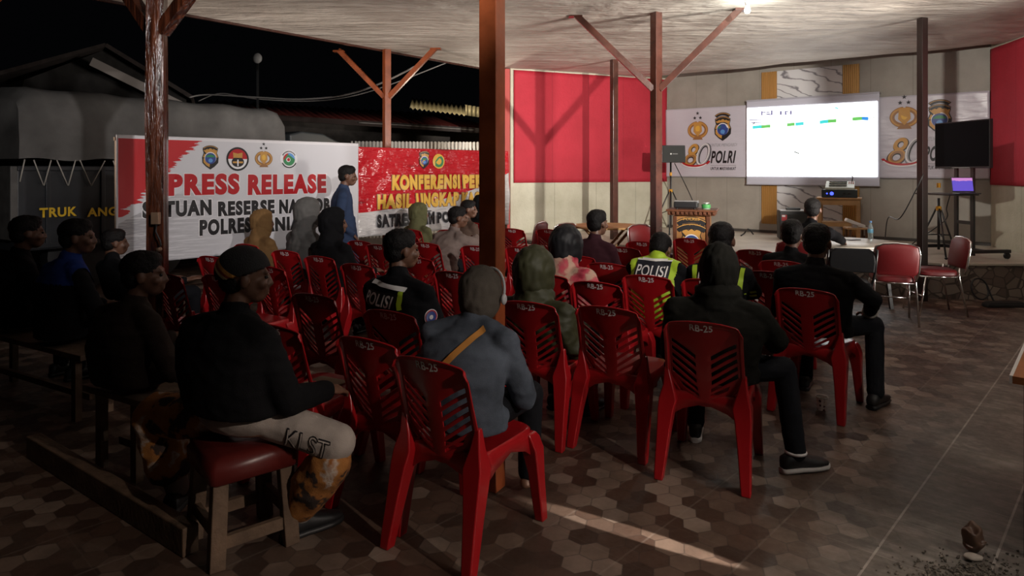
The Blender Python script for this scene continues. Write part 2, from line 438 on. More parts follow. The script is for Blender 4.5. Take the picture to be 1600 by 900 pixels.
# stage platform
SF = [Vector(p) for p in ((-.02, 11.55), (1.71, 10.5), (5.3, 8.42), (6.83, 8.36))]
SZ = .45
def stage_mat():
    m, nt, b = newmat('stage_floor'); T = NT(m); P = T.mapped()
    c = T.ramp(T.noise(P, 2.4, 7, .6), [(.3, (.42, .38, .31)), (.7, (.60, .56, .47))])
    T.l(c, b.inputs['Base Color']); b.inputs['Roughness'].default_value = .45; T.bump(T.noise(P, 14, 4), .1); return m
def stone_mat():
    m, nt, b = newmat('pebble_front'); T = NT(m); P = T.mapped(scale=(1, 1, 1.1))
    v = T.n('ShaderNodeTexVoronoi'); v.inputs['Scale'].default_value = 7.5; T.l(P, v.inputs['Vector'])
    e = T.n('ShaderNodeTexVoronoi'); e.feature = 'DISTANCE_TO_EDGE'; e.inputs['Scale'].default_value = 7.5; T.l(P, e.inputs['Vector'])
    s = T.n('ShaderNodeSeparateColor'); T.l(v.outputs['Color'], s.inputs[0])
    c = T.ramp(s.outputs[0], [(0, (.10, .07, .055)), (.5, (.17, .13, .105)), (1, (.25, .21, .17))])
    c = T.mix(T.math('LESS_THAN', e.outputs['Distance'], .05), c, (.06, .045, .036))
    T.l(c, b.inputs['Base Color']); b.inputs['Roughness'].default_value = .55; T.bump(e.outputs['Distance'], .3, .02); return m
poly = [(p.x, p.y) for p in SF]+[(C2.x+dR.x*.0, C2.y)]+[(C1.x, C1.y)]+[(W0.x, W0.y)]
bm = NB(); prism(bm, [(p.x, p.y) for p in (Vector((W0.x, W0.y)), *SF, Vector((6.87, 8.52)), C2, C1)], 0, SZ-.03)
obj('trim_3', bm, stone_mat(), kind='structure')
sl = [(W0.x-.02, W0.y-.02)]+[(p.x, p.y-.03) for p in SF]+[(6.88, 8.52), (C2.x, C2.y), (C1.x, C1.y)]
bm = NB(); prism(bm, sl, SZ-.03, SZ)
obj('floor_stage', bm, stage_mat(), bevel=.006, kind='structure')

# gold slat strips and marble panel on the back wall
def bu(px, py=266): return onplane(px, py, C1, dB)
GOLD = mat('gold_slats', (.46, .25, .075), .38, .35)
def marble():
    m, nt, b = newmat('marble_panel'); T = NT(m)
    P = T.mapped(rot=(0, .7, 0), scale=(1.0, 1.0, 2.2)); d = T.noise(P, 1.6, 6, .6)
    wv = T.n('ShaderNodeTexWave'); wv.inputs['Scale'].default_value = 1.1; wv.inputs['Distortion'].default_value = 9; wv.inputs['Detail'].default_value = 4; wv.inputs['Detail Scale'].default_value = 1.2
    T.l(P, wv.inputs['Vector'])
    c = T.ramp(wv.outputs['Fac'], [(0, (.16, .155, .17)), (.035, (.42, .41, .43)), (.12, (.66, .66, .67))])
    c = T.mix(T.math('MULTIPLY', d, .25), c, (.45, .45, .48))
    T.l(c, b.inputs['Base Color']); b.inputs['Roughness'].default_value = .22; return m
def onback(o): o.location = (C1.x, C1.y, 0); o.rotation_euler = (0, 0, atan2(dB.y, dB.x)); return o
s0, s1 = bu(1190)[0], bu(1214)[0]; s2, s3 = bu(1317)[0], bu(1343)[0]
bm = NB(); box(bm, ((s1+s2)/2, -.008, 1.93), (s2-s1-.01, .014, 2.94)); o = onback(obj('marble_panel', bm, marble()))
tag(o, 'white marble wall panel with grey veins behind the projection screen', 'wall panel')
for i, (a0, a1, lab) in enumerate(((s0, s1, 'gold slatted strip on the wall beside the marble panel, nearer the lectern'), (s2, s3, 'gold slatted strip on the wall behind the mixer table'))):
    bm = NB(); z0 = .62 if i == 0 else .47
    box(bm, ((a0+a1)/2, -.006, (z0+3.40)/2), (a1-a0, .01, 3.40-z0))
    k = 8
    for j in range(k):
        x = a0+(a1-a0)*(j+.5)/k; box(bm, (x, -.016, (z0+3.40)/2), ((a1-a0)/k*.55, .016, 3.40-z0))
    tag(onback(obj('slat_panel', bm, GOLD)), lab, 'wall panel')

# printed wall banner behind the screen
def vinyl(name, col, amp=.5):
    m, nt, b = newmat(name); T = NT(m)
    b.inputs['Base Color'].default_value = (*col, 1); b.inputs['Roughness'].default_value = .3
    P = T.mapped(rot=(0, .6, 0), scale=(1.2, 1, 5)); n = T.noise(P, 2.2, 3, .5); n2 = T.noise(T.mapped(), 3, 3)
    T.bump(T.math('ADD', n, n2), amp, .03); return m
L0, L1 = bu(1042)[0], bu(1547)[0]
zt0 = bu(1042, 172)[1]; zt1 = bu(1547, 142)[1]; zb = (bu(1042, 277)[1]+bu(1167, 276)[1])/2
print('wall banner', L0, L1, zt0, zt1, zb)
VB = .048
bt = thing('wall_banner', 'wide white vinyl banner with police emblems on the wall behind the screen', 'banner'); onback(bt)
wv = lambda x, z: -VB-.006*sin(x*7+z*3)-.004*noise.noise((x*3, z*9, 0))
bm = NB(); grid(bm, 160, 40, lambda u, v: (L0+(L1-L0)*u, wv(L0+(L1-L0)*u, zb+(zt0+(zt1-zt0)*u-zb)*v), zb+(zt0+(zt1-zt0)*u-zb)*v))
obj('sheet', bm, vinyl('vinyl_white', (.55, .53, .60), .35), bt, smooth=180, solid=.003)
def q(px, py): return bu(px, py)
def tribrata(fl, cx, cz, r):
    fl.arc(cx, cz-.02*r, r, .80*r, .34*r, 95, 318, P_BRZ); fl.arc(cx, cz-.02*r, r, .80*r, .34*r, -138, 85, P_BRZ)
    fl.arc(cx, cz-.02*r, .93*r, .73*r, .12*r, 100, 300, P_GOLD); fl.arc(cx, cz-.02*r, .93*r, .73*r, .12*r, -120, 80, P_GOLD)
    fl.poly([(cx-.36*r, cz+.70*r), (cx+.36*r, cz+.70*r), (cx+.42*r, cz-.15*r), (cx, cz-.62*r), (cx-.42*r, cz-.15*r)], P_GOLD)
    fl.disc(cx, cz+.1*r, .22*r, .3*r, P_YEL); fl.poly([(cx-.5*r, cz-.9*r), (cx+.5*r, cz-.9*r), (cx+.3*r, cz-.62*r), (cx-.3*r, cz-.62*r)], P_BRZ)
    for dx, dz in ((0, 1.5), (-.28, 1.08), (.28, 1.08)): fl.star(cx+dx*r, cz+dz*r, .18*r, P_BLACK)
def shield(fl, cx, cz, r, bands=1):
    out = [(-.72, .72), (-.5, .98), (-.22, .8), (0, .98), (.22, .8), (.5, .98), (.72, .72), (.62, .4), (.78, .0), (.74, -.5), (.4, -.85), (0, -1.12), (-.4, -.85), (-.74, -.5), (-.78, 0), (-.62, .4)]
    fl.poly([(cx+x*r*1.06, cz+z*r*1.06) for x, z in out], P_BLACK)
    fl.poly([(cx+x*r*.96, cz+z*r*.96) for x, z in out if z > -.1]+[(cx+.05*r, cz-.1*r)], P_GOLD)
    fl.poly([(cx+x*r*.96, cz+z*r*.96) for x, z in ((-.72, -.1), (-.72, -.5), (-.4, -.83), (-.1, -1.0), (.0, -.1))], P_GOLD)
    fl.disc(cx, cz-.05*r, .58*r, .58*r, P_WHITE); fl.disc(cx, cz-.1*r, .54*r, .54*r, P_BLUE)
    fl.disc(cx, cz-.12*r, .50*r, .40*r, P_GRN, 20, 160); fl.disc(cx, cz-.3*r, .22*r, .2*r, P_SKY)
    for k in range(bands):
        R = r*(.92+.0*k); c2 = cz+r*(.28+.36*k)
        fl.arc(cx, c2, R*1.15, R*.98, .3*r, 42, 138, P_BLACK); fl.arc(cx, c2, R*1.09, R*.92, .05*r, 46, 134, P_GOLD)
def polri80(fl, cx, cz, h):
    """the 80 figure: gold 8, silver 0, red swoosh"""
    sh = .28
    def O(x, z): return (cx+x*h+sh*z*h, cz+z*h)
    def ring(x, z, rx, rz, t, m, n=24):
        pts = [O(x+rx*cos(2*pi*i/n), z+rz*sin(2*pi*i/n)) for i in range(n)]; inn = [O(x+(rx-t)*cos(2*pi*i/n), z+(rz-t)*sin(2*pi*i/n)) for i in range(n)]
        fl.poly(pts[:n//2+1]+inn[:n//2+1][::-1], m); fl.poly(pts[n//2:]+pts[:1]+inn[:1]+inn[n//2:][::-1], m)
    ring(.02, .22, .25, .27, .17, P_BLACK); ring(0, -.24, .32, .31, .20, P_BLACK); ring(0, .24, .23, .25, .13, P_GOLD); ring(0, -.22, .29, .29, .15, P_BRZ); ring(0, -.20, .27, .26, .05, P_GOLD); ring(.56, -.02, .33, .53, .17, P_BLACK); ring(.54, 0, .31, .51, .12, P_GREY); ring(.52, .02, .28, .47, .045, P_WHITE)
    fl.arc(cx+.15*h, cz-.2*h, .75*h, .36*h, .10*h, 195, 345, P_RED); fl.arc(cx+.12*h, cz-.26*h, .68*h, .33*h, .05*h, 200, 330, P_WHITE)
for (ex, ey, er, sx_, sy_, sr, px8, py8, h8, tx0, tx1) in ((1092, 203, .215, 1131, 201, .20, 1083, 242, .44, 1112, 1152), (1414, 183, .215, 1469, 186, .20, 1405, 236, .44, 1444, 1492)):
    fl = Flat(wv, -.006); c = q(ex, ey); tribrata(fl, c[0], c[1], er); fl.build('emblem', bt)
    fl = Flat(wv, -.006); c = q(sx_, sy_); shield(fl, c[0], c[1], sr, 2); fl.build('emblem', bt)
    fl = Flat(wv, -.006); c = q(px8, py8); polri80(fl, c[0], c[1], h8); fl.build('emblem', bt)
    a = q(tx0, py8+9); b_ = q(tx1, py8-5)
    x0, x1 = a[0], b_[0]; zc = c[1]
    lettering('lettering', 'POLRI', x0, zc-.17, x1, zc+.07, P_BLACK, bt, -.008, .03, wv, .3)
    lettering('lettering', 'UNTUK MENGABDI', x0, zc+.15, x1+.02, zc+.21, P_GREY, bt, -.008, .0, wv, .3)
    lettering('lettering', 'UNTUK MASYARAKAT', x0, zc-.30, x1, zc-.24, P_BLACK, bt, -.008, .01, wv, .2)
    fl = Flat(wv, -.006); fl.rect(x0, zc-.215, x1, zc-.205, P_GREY); fl.build('underline', bt)

# projection screen
SA = .12   # stands off the wall
scr = thing('projection_screen', 'bright white projection screen showing a slide on the stage wall', 'screen'); onback(scr)
nB = Vector((dB.y, -dB.x)); A_ = C1+nB*SA
def qs(px, py): return onplane(px, py, A_, dB)
x0, x1 = qs(1167, 220)[0], qs(1371, 220)[0]; z0 = qs(1270, 276)[1]; zl, zr = qs(1168, 169)[1], qs(1371, 158)[1]
sh_ = lambda y: y-SA
bm = NB(); box(bm, ((x0+x1)/2+.012, -SA+.012, (z0+max(zl, zr))/2-.01), (x1-x0+.035, .006, max(zl, zr)-z0+.27))
obj('screen_cloth', bm, mat('screen_cloth', (.52, .53, .62), .6), scr)
bm = NB(); bm.faces.new([bm.verts.new(p) for p in ((x0, -SA, z0), (x1, -SA, z0), (x1, -SA, zr), (x0, -SA, zl))])
def slide_mat():
    m, nt, b = newmat('projected_slide'); T = NT(m); b.inputs['Base Color'].default_value = (.8, .8, .8, 1)
    c = T.mix(T.ramp(T.noise(T.mapped(), 1.3, 2), [(.5, (0, 0, 0)), (.75, (.5, .5, .5))]), (1, 1, 1), (1, .98, .86))
    T.l(c, b.inputs['Emission Color']); b.inputs['Emission Strength'].default_value = SCREEN_E; return m
obj('projected_slide', bm, slide_mat(), scr)
for zz, rr in ((z0-.145, .022), (max(zl, zr)+.13, .03)):
    bm = NB(); bar(bm, (x0-.01, -SA+.012, zz), (x1+.035, -SA+.012, zz), rr); obj('batten', bm, mat('screen_batten', (.40, .40, .46), .4), scr, bevel=.004)
def E(n, c, s): return mat(n, (.05, .05, .05), .6, emit=c, estr=s)
e_grey, e_teal, e_grn, e_blue, e_lil = E('slide_grey', (.08, .12, .12), 1), E('slide_teal', (.05, .75, .75), 1), E('slide_green', (.15, .6, .12), 1), E('slide_blue', (.02, .3, .85), 1), E('slide_lilac', (.12, .11, .28), 1)
def slide_bar(f, xa, ya, xb, yb, t, m):
    f = Flat(None, -SA-.004); t *= 1.3; a, b2 = qs(xa, ya), qs(xb, yb); f.poly([(a[0], a[1]-t), (b2[0], b2[1]-t), (b2[0], b2[1]+t), (a[0], a[1]+t)], m); f.build('slide_mark', scr)
f = None
for (xa, ya, xb, yb, m) in ((1176, 199, 1190, 198, e_teal), (1190, 198, 1204, 197, e_grn), (1230, 195, 1242, 194, e_grn), (1243, 194, 1256, 193, e_teal), (1281, 191, 1294, 189.5, e_teal), (1294, 189.5, 1307, 188.5, e_grn), (1332, 186, 1347, 185, e_grn), (1347, 185, 1357, 185.5, e_blue)):
    slide_bar(f, xa, ya, xb, yb, .022, m)
slide_bar(f, 1357, 185, 1368, 183, .004, e_grey); slide_bar(f, 1171, 187.5, 1193, 187, .006, e_lil); slide_bar(f, 1174, 191.5, 1193, 191, .006, e_lil); slide_bar(f, 1176, 193.5, 1180, 192.5, .008, e_grey)
slide_bar(f, 1241, 237, 1249, 240, .008, e_grey); slide_bar(f, 1305, 168.5, 1310, 169.5, .008, e_teal); slide_bar(f, 1356, 169, 1360, 168.8, .004, e_grey)
slide_bar(f, 1252, 204.5, 1253, 204.4, .006, e_lil); slide_bar(f, 1246, 189.4, 1248, 189.2, .005, e_grey); slide_bar(f, 1235, 190.3, 1237, 190.1, .005, e_grey)
for (xa, xb, y, t) in ((1190, 1191, 177, .02), (1191, 1196, 175.5, .004), (1198, 1202, 178.5, .006), (1198, 1202, 175.5, .004), (1205.5, 1206.5, 176, .02), (1202, 1206, 179, .005), (1219.5, 1221, 176.5, .018), (1227, 1231, 178, .004), (1227, 1231, 174.5, .004), (1227, 1228, 176.5, .018), (1235, 1236.5, 176, .018)):
    slide_bar(f, xa-.7, y, xb+.7, y, t*1.5, e_lil)

# ------------------------------------------------------------------ posts with braces
def post(name, label, x, y, z0, wd, m, braces=(), rot=40, jz=2.5, rise=.9, bw=None, knots=False, top=CZ+.01):
    t = thing(name, label, 'post', (x, y, z0))
    M = Matrix.Rotation(radians(rot), 4, 'Z'); bm = NB(); box(bm, (0, 0, (top-z0)/2), (wd, wd, top-z0), M)
    if knots:
        bmesh.ops.subdivide_edges(bm, edges=[e for e in bm.edges if abs((e.verts[0].co-e.verts[1].co).z) > 1], cuts=60)
        bmesh.ops.subdivide_edges(bm, edges=[e for e in bm.edges if abs((e.verts[0].co-e.verts[1].co).z) < .001 and e.calc_length() > wd*.9], cuts=4, use_grid_fill=True)
        for v in bm.verts:
            r = Vector((v.co.x, v.co.y, 0)); v.co += r.normalized()*.012*noise.noise((v.co.x*25, v.co.y*25, v.co.z*1.2))
    obj('shaft', bm, m, t, bevel=.004 if not knots else 0, smooth=40 if knots else None)
    bw = bw or wd*.72
    for ang in braces:
        d = Vector((cos(radians(ang)), sin(radians(ang)), 0)); run = rise
        bm = NB(); bar(bm, d*wd*.35+Vector((0, 0, jz-z0)), d*(run+wd*.3)+Vector((0, 0, min(jz+rise, top)-z0)), bw, bw)
        obj('brace', bm, m, t, bevel=.003)
        if abs(jz+rise-top) < .15:
            bm = NB(); e = d*(run+wd*.3); box(bm, (e.x, e.y, top-z0-.02), (bw*2.2, bw*1.6, .025), None); obj('brace_plate', bm, m, t)
    return t
post('roof_post', 'thick reddish brown square post standing in the middle of the audience', -.1, 3.42, 0, .098, BROWN, rot=-28)
def log_mat():
    m, nt, b = newmat('varnished_log'); T = NT(m); P = T.mapped(scale=(1, 1, .10)); n = T.noise(P, 26, 4, .6)
    T.l(T.ramp(n, [(.35, (.022, .007, .004)), (.55, (.09, .024, .010)), (.7, (.20, .06, .028))]), b.inputs['Base Color']); b.inputs['Roughness'].default_value = .22
    b.inputs['Coat Weight'].default_value = .6; b.inputs['Coat Roughness'].default_value = .12; T.bump(n, .8, .03); return m
LOGM = log_mat()
post('roof_post', 'glossy brown post with wavy grain in front of the press release banner', -2.72, 5.2, 0, .125, LOGM, braces=(150, -18), rot=12, jz=2.66, rise=.79, knots=True)
post('roof_post', 'brown post with a Y of braces rising behind the red banner', -1.92, 10.4, 0, .10, BROWN, braces=(172, -8), rot=35, jz=2.72, rise=.74)
post('roof_post', 'dark brown post with two long braces beside the lectern', 1.70, 8.0, 0, .10, DKBROWN, braces=(174, -13), rot=32, jz=2.55, rise=.92)
post('roof_post', 'slim brown post on the stage edge in front of the red cloth', 1.70, 11.3, SZ, .10, DKBROWN, rot=25)
post('roof_post', 'near black slim post between the screen and the television', 5.02, 8.3, 0, .085, mat('black_post', (.018, .010, .009), .3, coat=.3), rot=15)
post('roof_post', 'brown roof brace entering at the upper corner above the truck', -4.1, 5.0, 0, .12, BROWN, braces=(-5,), rot=12, jz=2.63, rise=.82)
post('roof_post', 'black post cut by the edge of the view beside the wooden table', 2.60, 3.33, 0, .10, mat('black_post', (.02,) * 3), rot=0)

# light switch box and wire on the wavy post
t = thing('junction_box', 'small bare metal box with a hook fixed to the wavy glossy post', 'electrical box', (-2.69, 5.085, 1.24), 0)
bm = NB(); box(bm, (.02, .0, 0), (.06, .035, .09)); obj('casing', bm, mat('tin', (.32, .2, .13), .5, .5), t, bevel=.004)
bm = NB(); tube(bm, [(.03, -.01, -.04), (.03, -.02, -.1), (.06, -.02, -.16), (.07, -.02, -.2), (.05, -.03, -.22)], .006); obj('wire', bm, BLACK, t, smooth=180)
bm = NB(); ell(bm, (.055, -.02, -.23), (.022, .02, .02)); obj('knob', bm, mat('tin', (.3,) * 3), t, smooth=180)

t = thing('ceiling_bulb', 'small glowing bulb under the ceiling beside the long brace end', 'lamp', (2.55, 7.35, CZ-.02))
bm = NB(); lathe(bm, [(0, -.05), (.022, -.05), (.024, -.02), (.04, 0), (0, .0)], seg=20); obj('socket', bm, WHITE, t, smooth=40)
bm = NB(); lathe(bm, [(0, -.135), (.022, -.128), (.034, -.105), (.030, -.08), (.016, -.05), (0, -.05)], seg=20); obj('bulb_glass', bm, E('bulb_glow', (.95, 1, .9), 8), t, smooth=180)

# ------------------------------------------------------------------ free standing banners
def stand_banner(name, label, A, B, ztop, zbot, m, wave, frame_col=None):
    A, B = Vector(A), Vector(B); d = B-A; L = d.length
    t = thing(name, label, 'banner', (A.x, A.y, 0)); t.rotation_euler = (0, 0, atan2(d.y, d.x))
    bm = NB(); grid(bm, 120, 50, lambda u, v: (L*u, wave(L*u, zbot+(ztop-zbot)*v), zbot+(ztop-zbot)*v))
    obj('sheet', bm, m, t, smooth=180, solid=.003)
    bm = NB()
    for x in (.03, L-.03): bar(bm, (x, .05, 0), (x, .05, ztop-.02), .04)
    bar(bm, (0, .05, ztop-.04), (L, .05, ztop-.04), .035); bar(bm, (0, .05, zbot+.04), (L, .05, zbot+.04), .035)
    obj('frame', bm, mat('banner_frame', (.12, .08, .05), .7), t)
    return t, A, d.normalized(), L
def banner1_mat(L):
    m, nt, b = newmat('press_banner_print'); T = NT(m); P = T.mapped()
    s = T.n('ShaderNodeSeparateXYZ'); T.l(P, s.inputs[0]); x, z = s.outputs[0], s.outputs[2]
    brush = T.noise(T.mapped(rot=(0, radians(42), 0), scale=(1.5, 1, 16)), 2.2, 5, .6)
    # red corner: below a rising line, ending in a brushed edge
    ln = T.math('MULTIPLY_ADD', x, .50, 1.105)
    under = T.math('SUBTRACT', z, ln)
    under2 = T.math('SUBTRACT', T.math('SUBTRACT', z, 1.09), x)
    edge = T.math('ADD', T.math('MULTIPLY', T.math('SUBTRACT', brush, .5), .55), under2)
    red = T.math('MULTIPLY', T.math('GREATER_THAN', under, 0), T.math('GREATER_THAN', edge, 0))
    gs = T.ramp(T.noise(T.mapped(rot=(0, radians(28), 0), scale=(.5, 1, 9)), 2.4, 6, .7), [(.40, (.60, .59, .61)), (.47, (.36, .35, .37)), (.52, (.26, .25, .27)), (.56, (.42, .41, .43)), (.62, (.60, .59, .61))])
    fade = T.n('ShaderNodeMapRange'); T.l(x, fade.inputs[0]); fade.inputs[1].default_value = .1; fade.inputs[2].default_value = 1.25; fade.inputs[3].default_value = 1; fade.inputs[4].default_value = 0
    below = T.math('LESS_THAN', under, -.05)
    c = T.mix(T.math('MULTIPLY', fade.outputs[0], below), (.60, .595, .63), gs)
    c = T.mix(red, c, (.50, .012, .018))
    bord = T.math('MAXIMUM', T.math('GREATER_THAN', z, 1.955-.035), T.math('LESS_THAN', x, .018))
    c = T.mix(bord, c, (.72, .70, .73))
    T.l(c, b.inputs['Base Color']); b.inputs['Roughness'].default_value = .42
    T.bump(T.noise(T.mapped(scale=(2, 1, 1)), 2.2, 3), .25, .02)
    return m
A1, B1 = (-3.94, 6.75), (-2.03, 8.97); L1_ = (Vector(B1)-Vector(A1)).length
w1 = lambda x, z: .004*sin(x*5)+.003*sin(z*9+x*2)
t1, a1, d1, L1_ = stand_banner('press_release_banner', 'white and red banner reading PRESS RELEASE in big red letters beside the truck', A1, B1, 1.955, .65, banner1_mat(L1_), w1)
P1 = lambda px, py: onplane(px, py, a1, d1)
def put(tt, PP, s, xa, xb, pt, pb, m, bold, fn, y=-.006, ref=None):
    """text between image columns xa..xb with cap height pt..pb read at column ref"""
    r = ref or (xa+xb)/2
    return lettering('lettering', s, PP(xa, 266)[0], PP(r, pb)[1], PP(xb, 266)[0], PP(r, pt)[1], m, tt, y, bold, fn)
WEDGE = mat('letter_outline', (.80, .78, .80), .5)
def put2(tt, PP, s, xa, xb, pt, pb, m, bold, fn, ol=.03):
    put(tt, PP, s, xa-1.2, xb+1.2, pt-1.0, pb+1.0, WEDGE, bold+ol, fn, -.005)
    put(tt, PP, s, xa, xb, pt, pb, m, bold, fn, -.008)
put2(t1, P1, 'PRESS', 263, 374, 271, 305, P_RED, .062, w1); put2(t1, P1, 'RELEASE', 387, 509, 272, 303.5, P_RED, .062, w1)
put2(t1, P1, 'SATUAN', 222, 330, 313, 339, P_BLACK, .06, w1, .02); put2(t1, P1, 'RESERSE', 340, 429, 313, 336, P_BLACK, .06, w1, .02); put2(t1, P1, 'NARKOBA', 436, 528, 310, 332, P_BLACK, .06, w1, .02)
put2(t1, P1, 'POLRES', 311, 392, 341, 366, P_BLACK, .06, w1, .02); put2(t1, P1, 'PANIAI', 400, 474, 339, 361, P_BLACK, .06, w1, .02)
fl = Flat(w1, -.005); c = P1(328, 246); shield(fl, c[0], c[1], .112, 1); fl.build('emblem', t1)
fl = Flat(w1, -.005); c = P1(371, 248.5); r = .135
fl.disc(c[0], c[1], r, r, P_BLACK); fl.disc(c[0], c[1], r*.84, r*.84, P_WHITE); fl.disc(c[0], c[1], r*.84, r*.84, P_RED, 0, 180); fl.disc(c[0], c[1]-.25*r, r*.55, r*.42, P_BLACK)
fl.poly([(c[0]-.4*r, c[1]+.1*r), (c[0]+.4*r, c[1]+.1*r), (c[0]+.42*r, c[1]+.55*r), (c[0], c[1]+.45*r), (c[0]-.42*r, c[1]+.55*r)], P_GOLD)
fl.rect(c[0]-.45*r, c[1]-.35*r, c[0]+.45*r, c[1]-.2*r, P_GOLD); fl.rect(c[0]-.06*r, c[1]-.6*r, c[0]+.06*r, c[1]-.05*r, P_WHITE); fl.build('emblem', t1)
fl = Flat(w1, -.005); c = P1(412, 247.5); tribrata(fl, c[0], c[1], .112); fl.build('emblem', t1)
fl = Flat(w1, -.005); c = P1(451, 249); r = .115
fl.disc(c[0], c[1], r, r, P_WHITE)
for k in range(11):
    a = radians(35+k*11); fl.rect(c[0]+r*.83*cos(a)-.05*r, c[1]+r*.83*sin(a)-.07*r, c[0]+r*.83*cos(a)+.05*r, c[1]+r*.83*sin(a)+.07*r, P_BLACK)
fl.arc(c[0], c[1], r*.92, r*.92, .12*r, 205, 335, P_BLACK); fl.disc(c[0], c[1], r*.66, r*.66, P_GRN); fl.disc(c[0], c[1], r*.66, r*.66, P_SKY, 0, 110); fl.disc(c[0], c[1], r*.66, r*.66, P_RED, 95, 190); fl.disc(c[0]-.1*r, c[1]-.05*r, r*.24, r*.24, P_WHITE); fl.disc(c[0]-.08*r, c[1]-.03*r, r*.17, r*.17, P_RED); fl.build('emblem', t1)

def banner2_mat():
    m, nt, b = newmat('conference_banner_print'); T = NT(m); P = T.mapped()
    s = T.n('ShaderNodeSeparateXYZ'); T.l(P, s.inputs[0]); x, z = s.outputs[0], s.outputs[2]
    curve = T.math('MULTIPLY_ADD', T.math('MULTIPLY', x, x), .06, 1.0)
    curve = T.math('ADD', curve, T.math('MULTIPLY', T.noise(P, 1.2, 2), .06))
    red = T.math('GREATER_THAN', z, curve)
    c = T.mix(red, (.60, .58, .58), (.46, .014, .022))
    dk = T.ramp(T.noise(T.mapped(rot=(0, radians(-24), 0), scale=(.5, 1, 5)), 1.6, 3), [(.62, (0, 0, 0)), (.66, (1, 1, 1))])
    c = T.mix(T.math('MULTIPLY', T.math('MULTIPLY', dk, red), .6), c, (.10, .01, .012))
    T.l(c, b.inputs['Base Color']); b.inputs['Roughness'].default_value = .2
    P2 = T.mapped(rot=(0, radians(50), 0), scale=(1, 1, 4.5))
    T.bump(T.math('ADD', T.noise(P2, 2.6, 3, .5), T.noise(P, 5, 2)), .9, .05)
    return m
A2, B2 = (-2.08, 9.1), (-.05, 11.25)
w2 = lambda x, z: .014*sin(x*6+z*5)+.010*noise.noise((x*4+z*5, z*2-x, 5))+.006*sin(x*17-z*12)
t2, a2, d2, L2_ = stand_banner('conference_banner', 'creased red and white banner with gold KONFERENSI PERS lettering next to the thick post', A2, B2, 1.915, .70, banner2_mat(), w2)
P2 = lambda px, py: onplane(px, py, a2, d2)
def put3(s, xa, xb, pt, pb, m, ol): 
    put(t2, P2, s, xa-1, xb+1, pt-.8, pb+.8, ol, .09, w2, -.012); put(t2, P2, s, xa, xb, pt, pb, m, .065, w2, -.015)
put3('KONFERENSI', 611, 717, 273, 296, P_YEL, P_BRZ); put3('PERS', 722, 763, 273, 294, P_YEL, P_BRZ)
put3('HASIL', 590, 642, 303, 326, P_YEL, P_BRZ); put3('UNGKAP', 649, 715, 301, 323, P_YEL, P_BRZ); put3('KASUS', 720, 768, 300, 321, P_YEL, P_BRZ)
put3('SATRESKRIM', 589, 678, 333, 353, P_BLACK, P_GREY); put3('POLRES', 683, 734, 330, 347, P_BLACK, P_GREY); put3('PANIAI', 739, 785, 329, 344, P_BLACK, P_GREY)
fl = Flat(w2, -.010); c = P2(662, 250); shield(fl, c[0], c[1], .11, 1); fl.build('emblem', t2)
fl = Flat(w2, -.010); c = P2(684, 252); fl.disc(c[0], c[1], .11, .11, P_YEL); fl.disc(c[0], c[1], .09, .09, P_GRN); fl.disc(c[0], c[1], .05, .05, P_YEL); fl.build('emblem', t2)

# ------------------------------------------------------------------ truck behind the banners
TA = Vector((-5.96, 8.2)); TD = Vector((1.76, 2.8)).normalized()
trk = thing('truck', 'dark police truck with grey canvas canopy parked behind the press release banner', 'truck', (TA.x, TA.y, 0)); trk.rotation_euler = (0, 0, atan2(TD.y, TD.x))
CANVAS = mat('grey_canvas', (.125, .12, .115), .85, var=.3, vscale=2.5, bump=.3, bscale=180); TRKDK = mat('truck_body', (.026, .029, .034), .4, var=.25, vscale=3)
bm = NB(); TL = 3.95
prof = [(0, 1.74), (-.012, 1.95), (.0, 2.3), (.02, 2.5), (.09, 2.60), (.3, 2.66), (1.0, 2.70), (1.7, 2.66), (1.95, 2.55), (2.0, 2.3), (2.0, 1.74)]
def cv(u, k):
    y, z = prof[k]; e = min(u, 1-u)*TL
    sag = -.03*sin(u*pi*4)**2*(1 if 3 <= k <= 7 else .3); r = .16*max(0, 1-e/.18)**2
    return (TL*u, y+.012*noise.noise((u*9, k*.7, 0)), z+sag-(r if k > 1 and k < 9 else 0)+(.015*sin(u*31) if k == 0 else 0))
R = [[bm.verts.new(cv(i/40, k)) for k in range(len(prof))] for i in range(41)]
for a, b in zip(R, R[1:]):
    for k in range(len(prof)-1): bm.faces.new((a[k], b[k], b[k+1], a[k+1]))
bm.faces.new(R[0]); bm.faces.new(R[-1][::-1])
o = obj('canopy', bm, CANVAS, trk, smooth=50)
wrk = o.data
bm = NB(); box(bm, (TL/2, 1.0, 1.13), (TL, 1.9, 1.05)); o = obj('cargo_body', bm, TRKDK, trk, bevel=.015)
bm = NB()
for k in range(6): box(bm, (.33+k*.66, .035, 1.15), (.05, .03, 1.0))
box(bm, (TL/2, .035, 1.62), (TL, .03, .05)); box(bm, (TL/2, .035, .66), (TL, .03, .06)); obj('side_rib', bm, TRKDK, trk, bevel=.004)
bm = NB(); box(bm, (-.03, .3, 1.2), (.08, .5, .9)); obj('tail_gate', bm, mat('tail_gate', (.10, .095, .09), .6, var=.3), trk, bevel=.01)
PT = lambda px, py: onplane(px, py, TA, TD)
YEL = mat('yellow_paint', (.85, .55, .03), .5)
lettering('lettering', 'TRUK', PT(62, 266)[0], PT(91, 339)[1], PT(121, 266)[0], PT(91, 324)[1], YEL, trk, .012, .035, slope=0)
lettering('lettering', 'ANGKUTAN', PT(137, 266)[0], PT(158, 338)[1], PT(252, 266)[0], PT(158, 324)[1], YEL, trk, .012, .035, slope=0)
ROPE = mat('rope', (.5, .47, .42), .8)
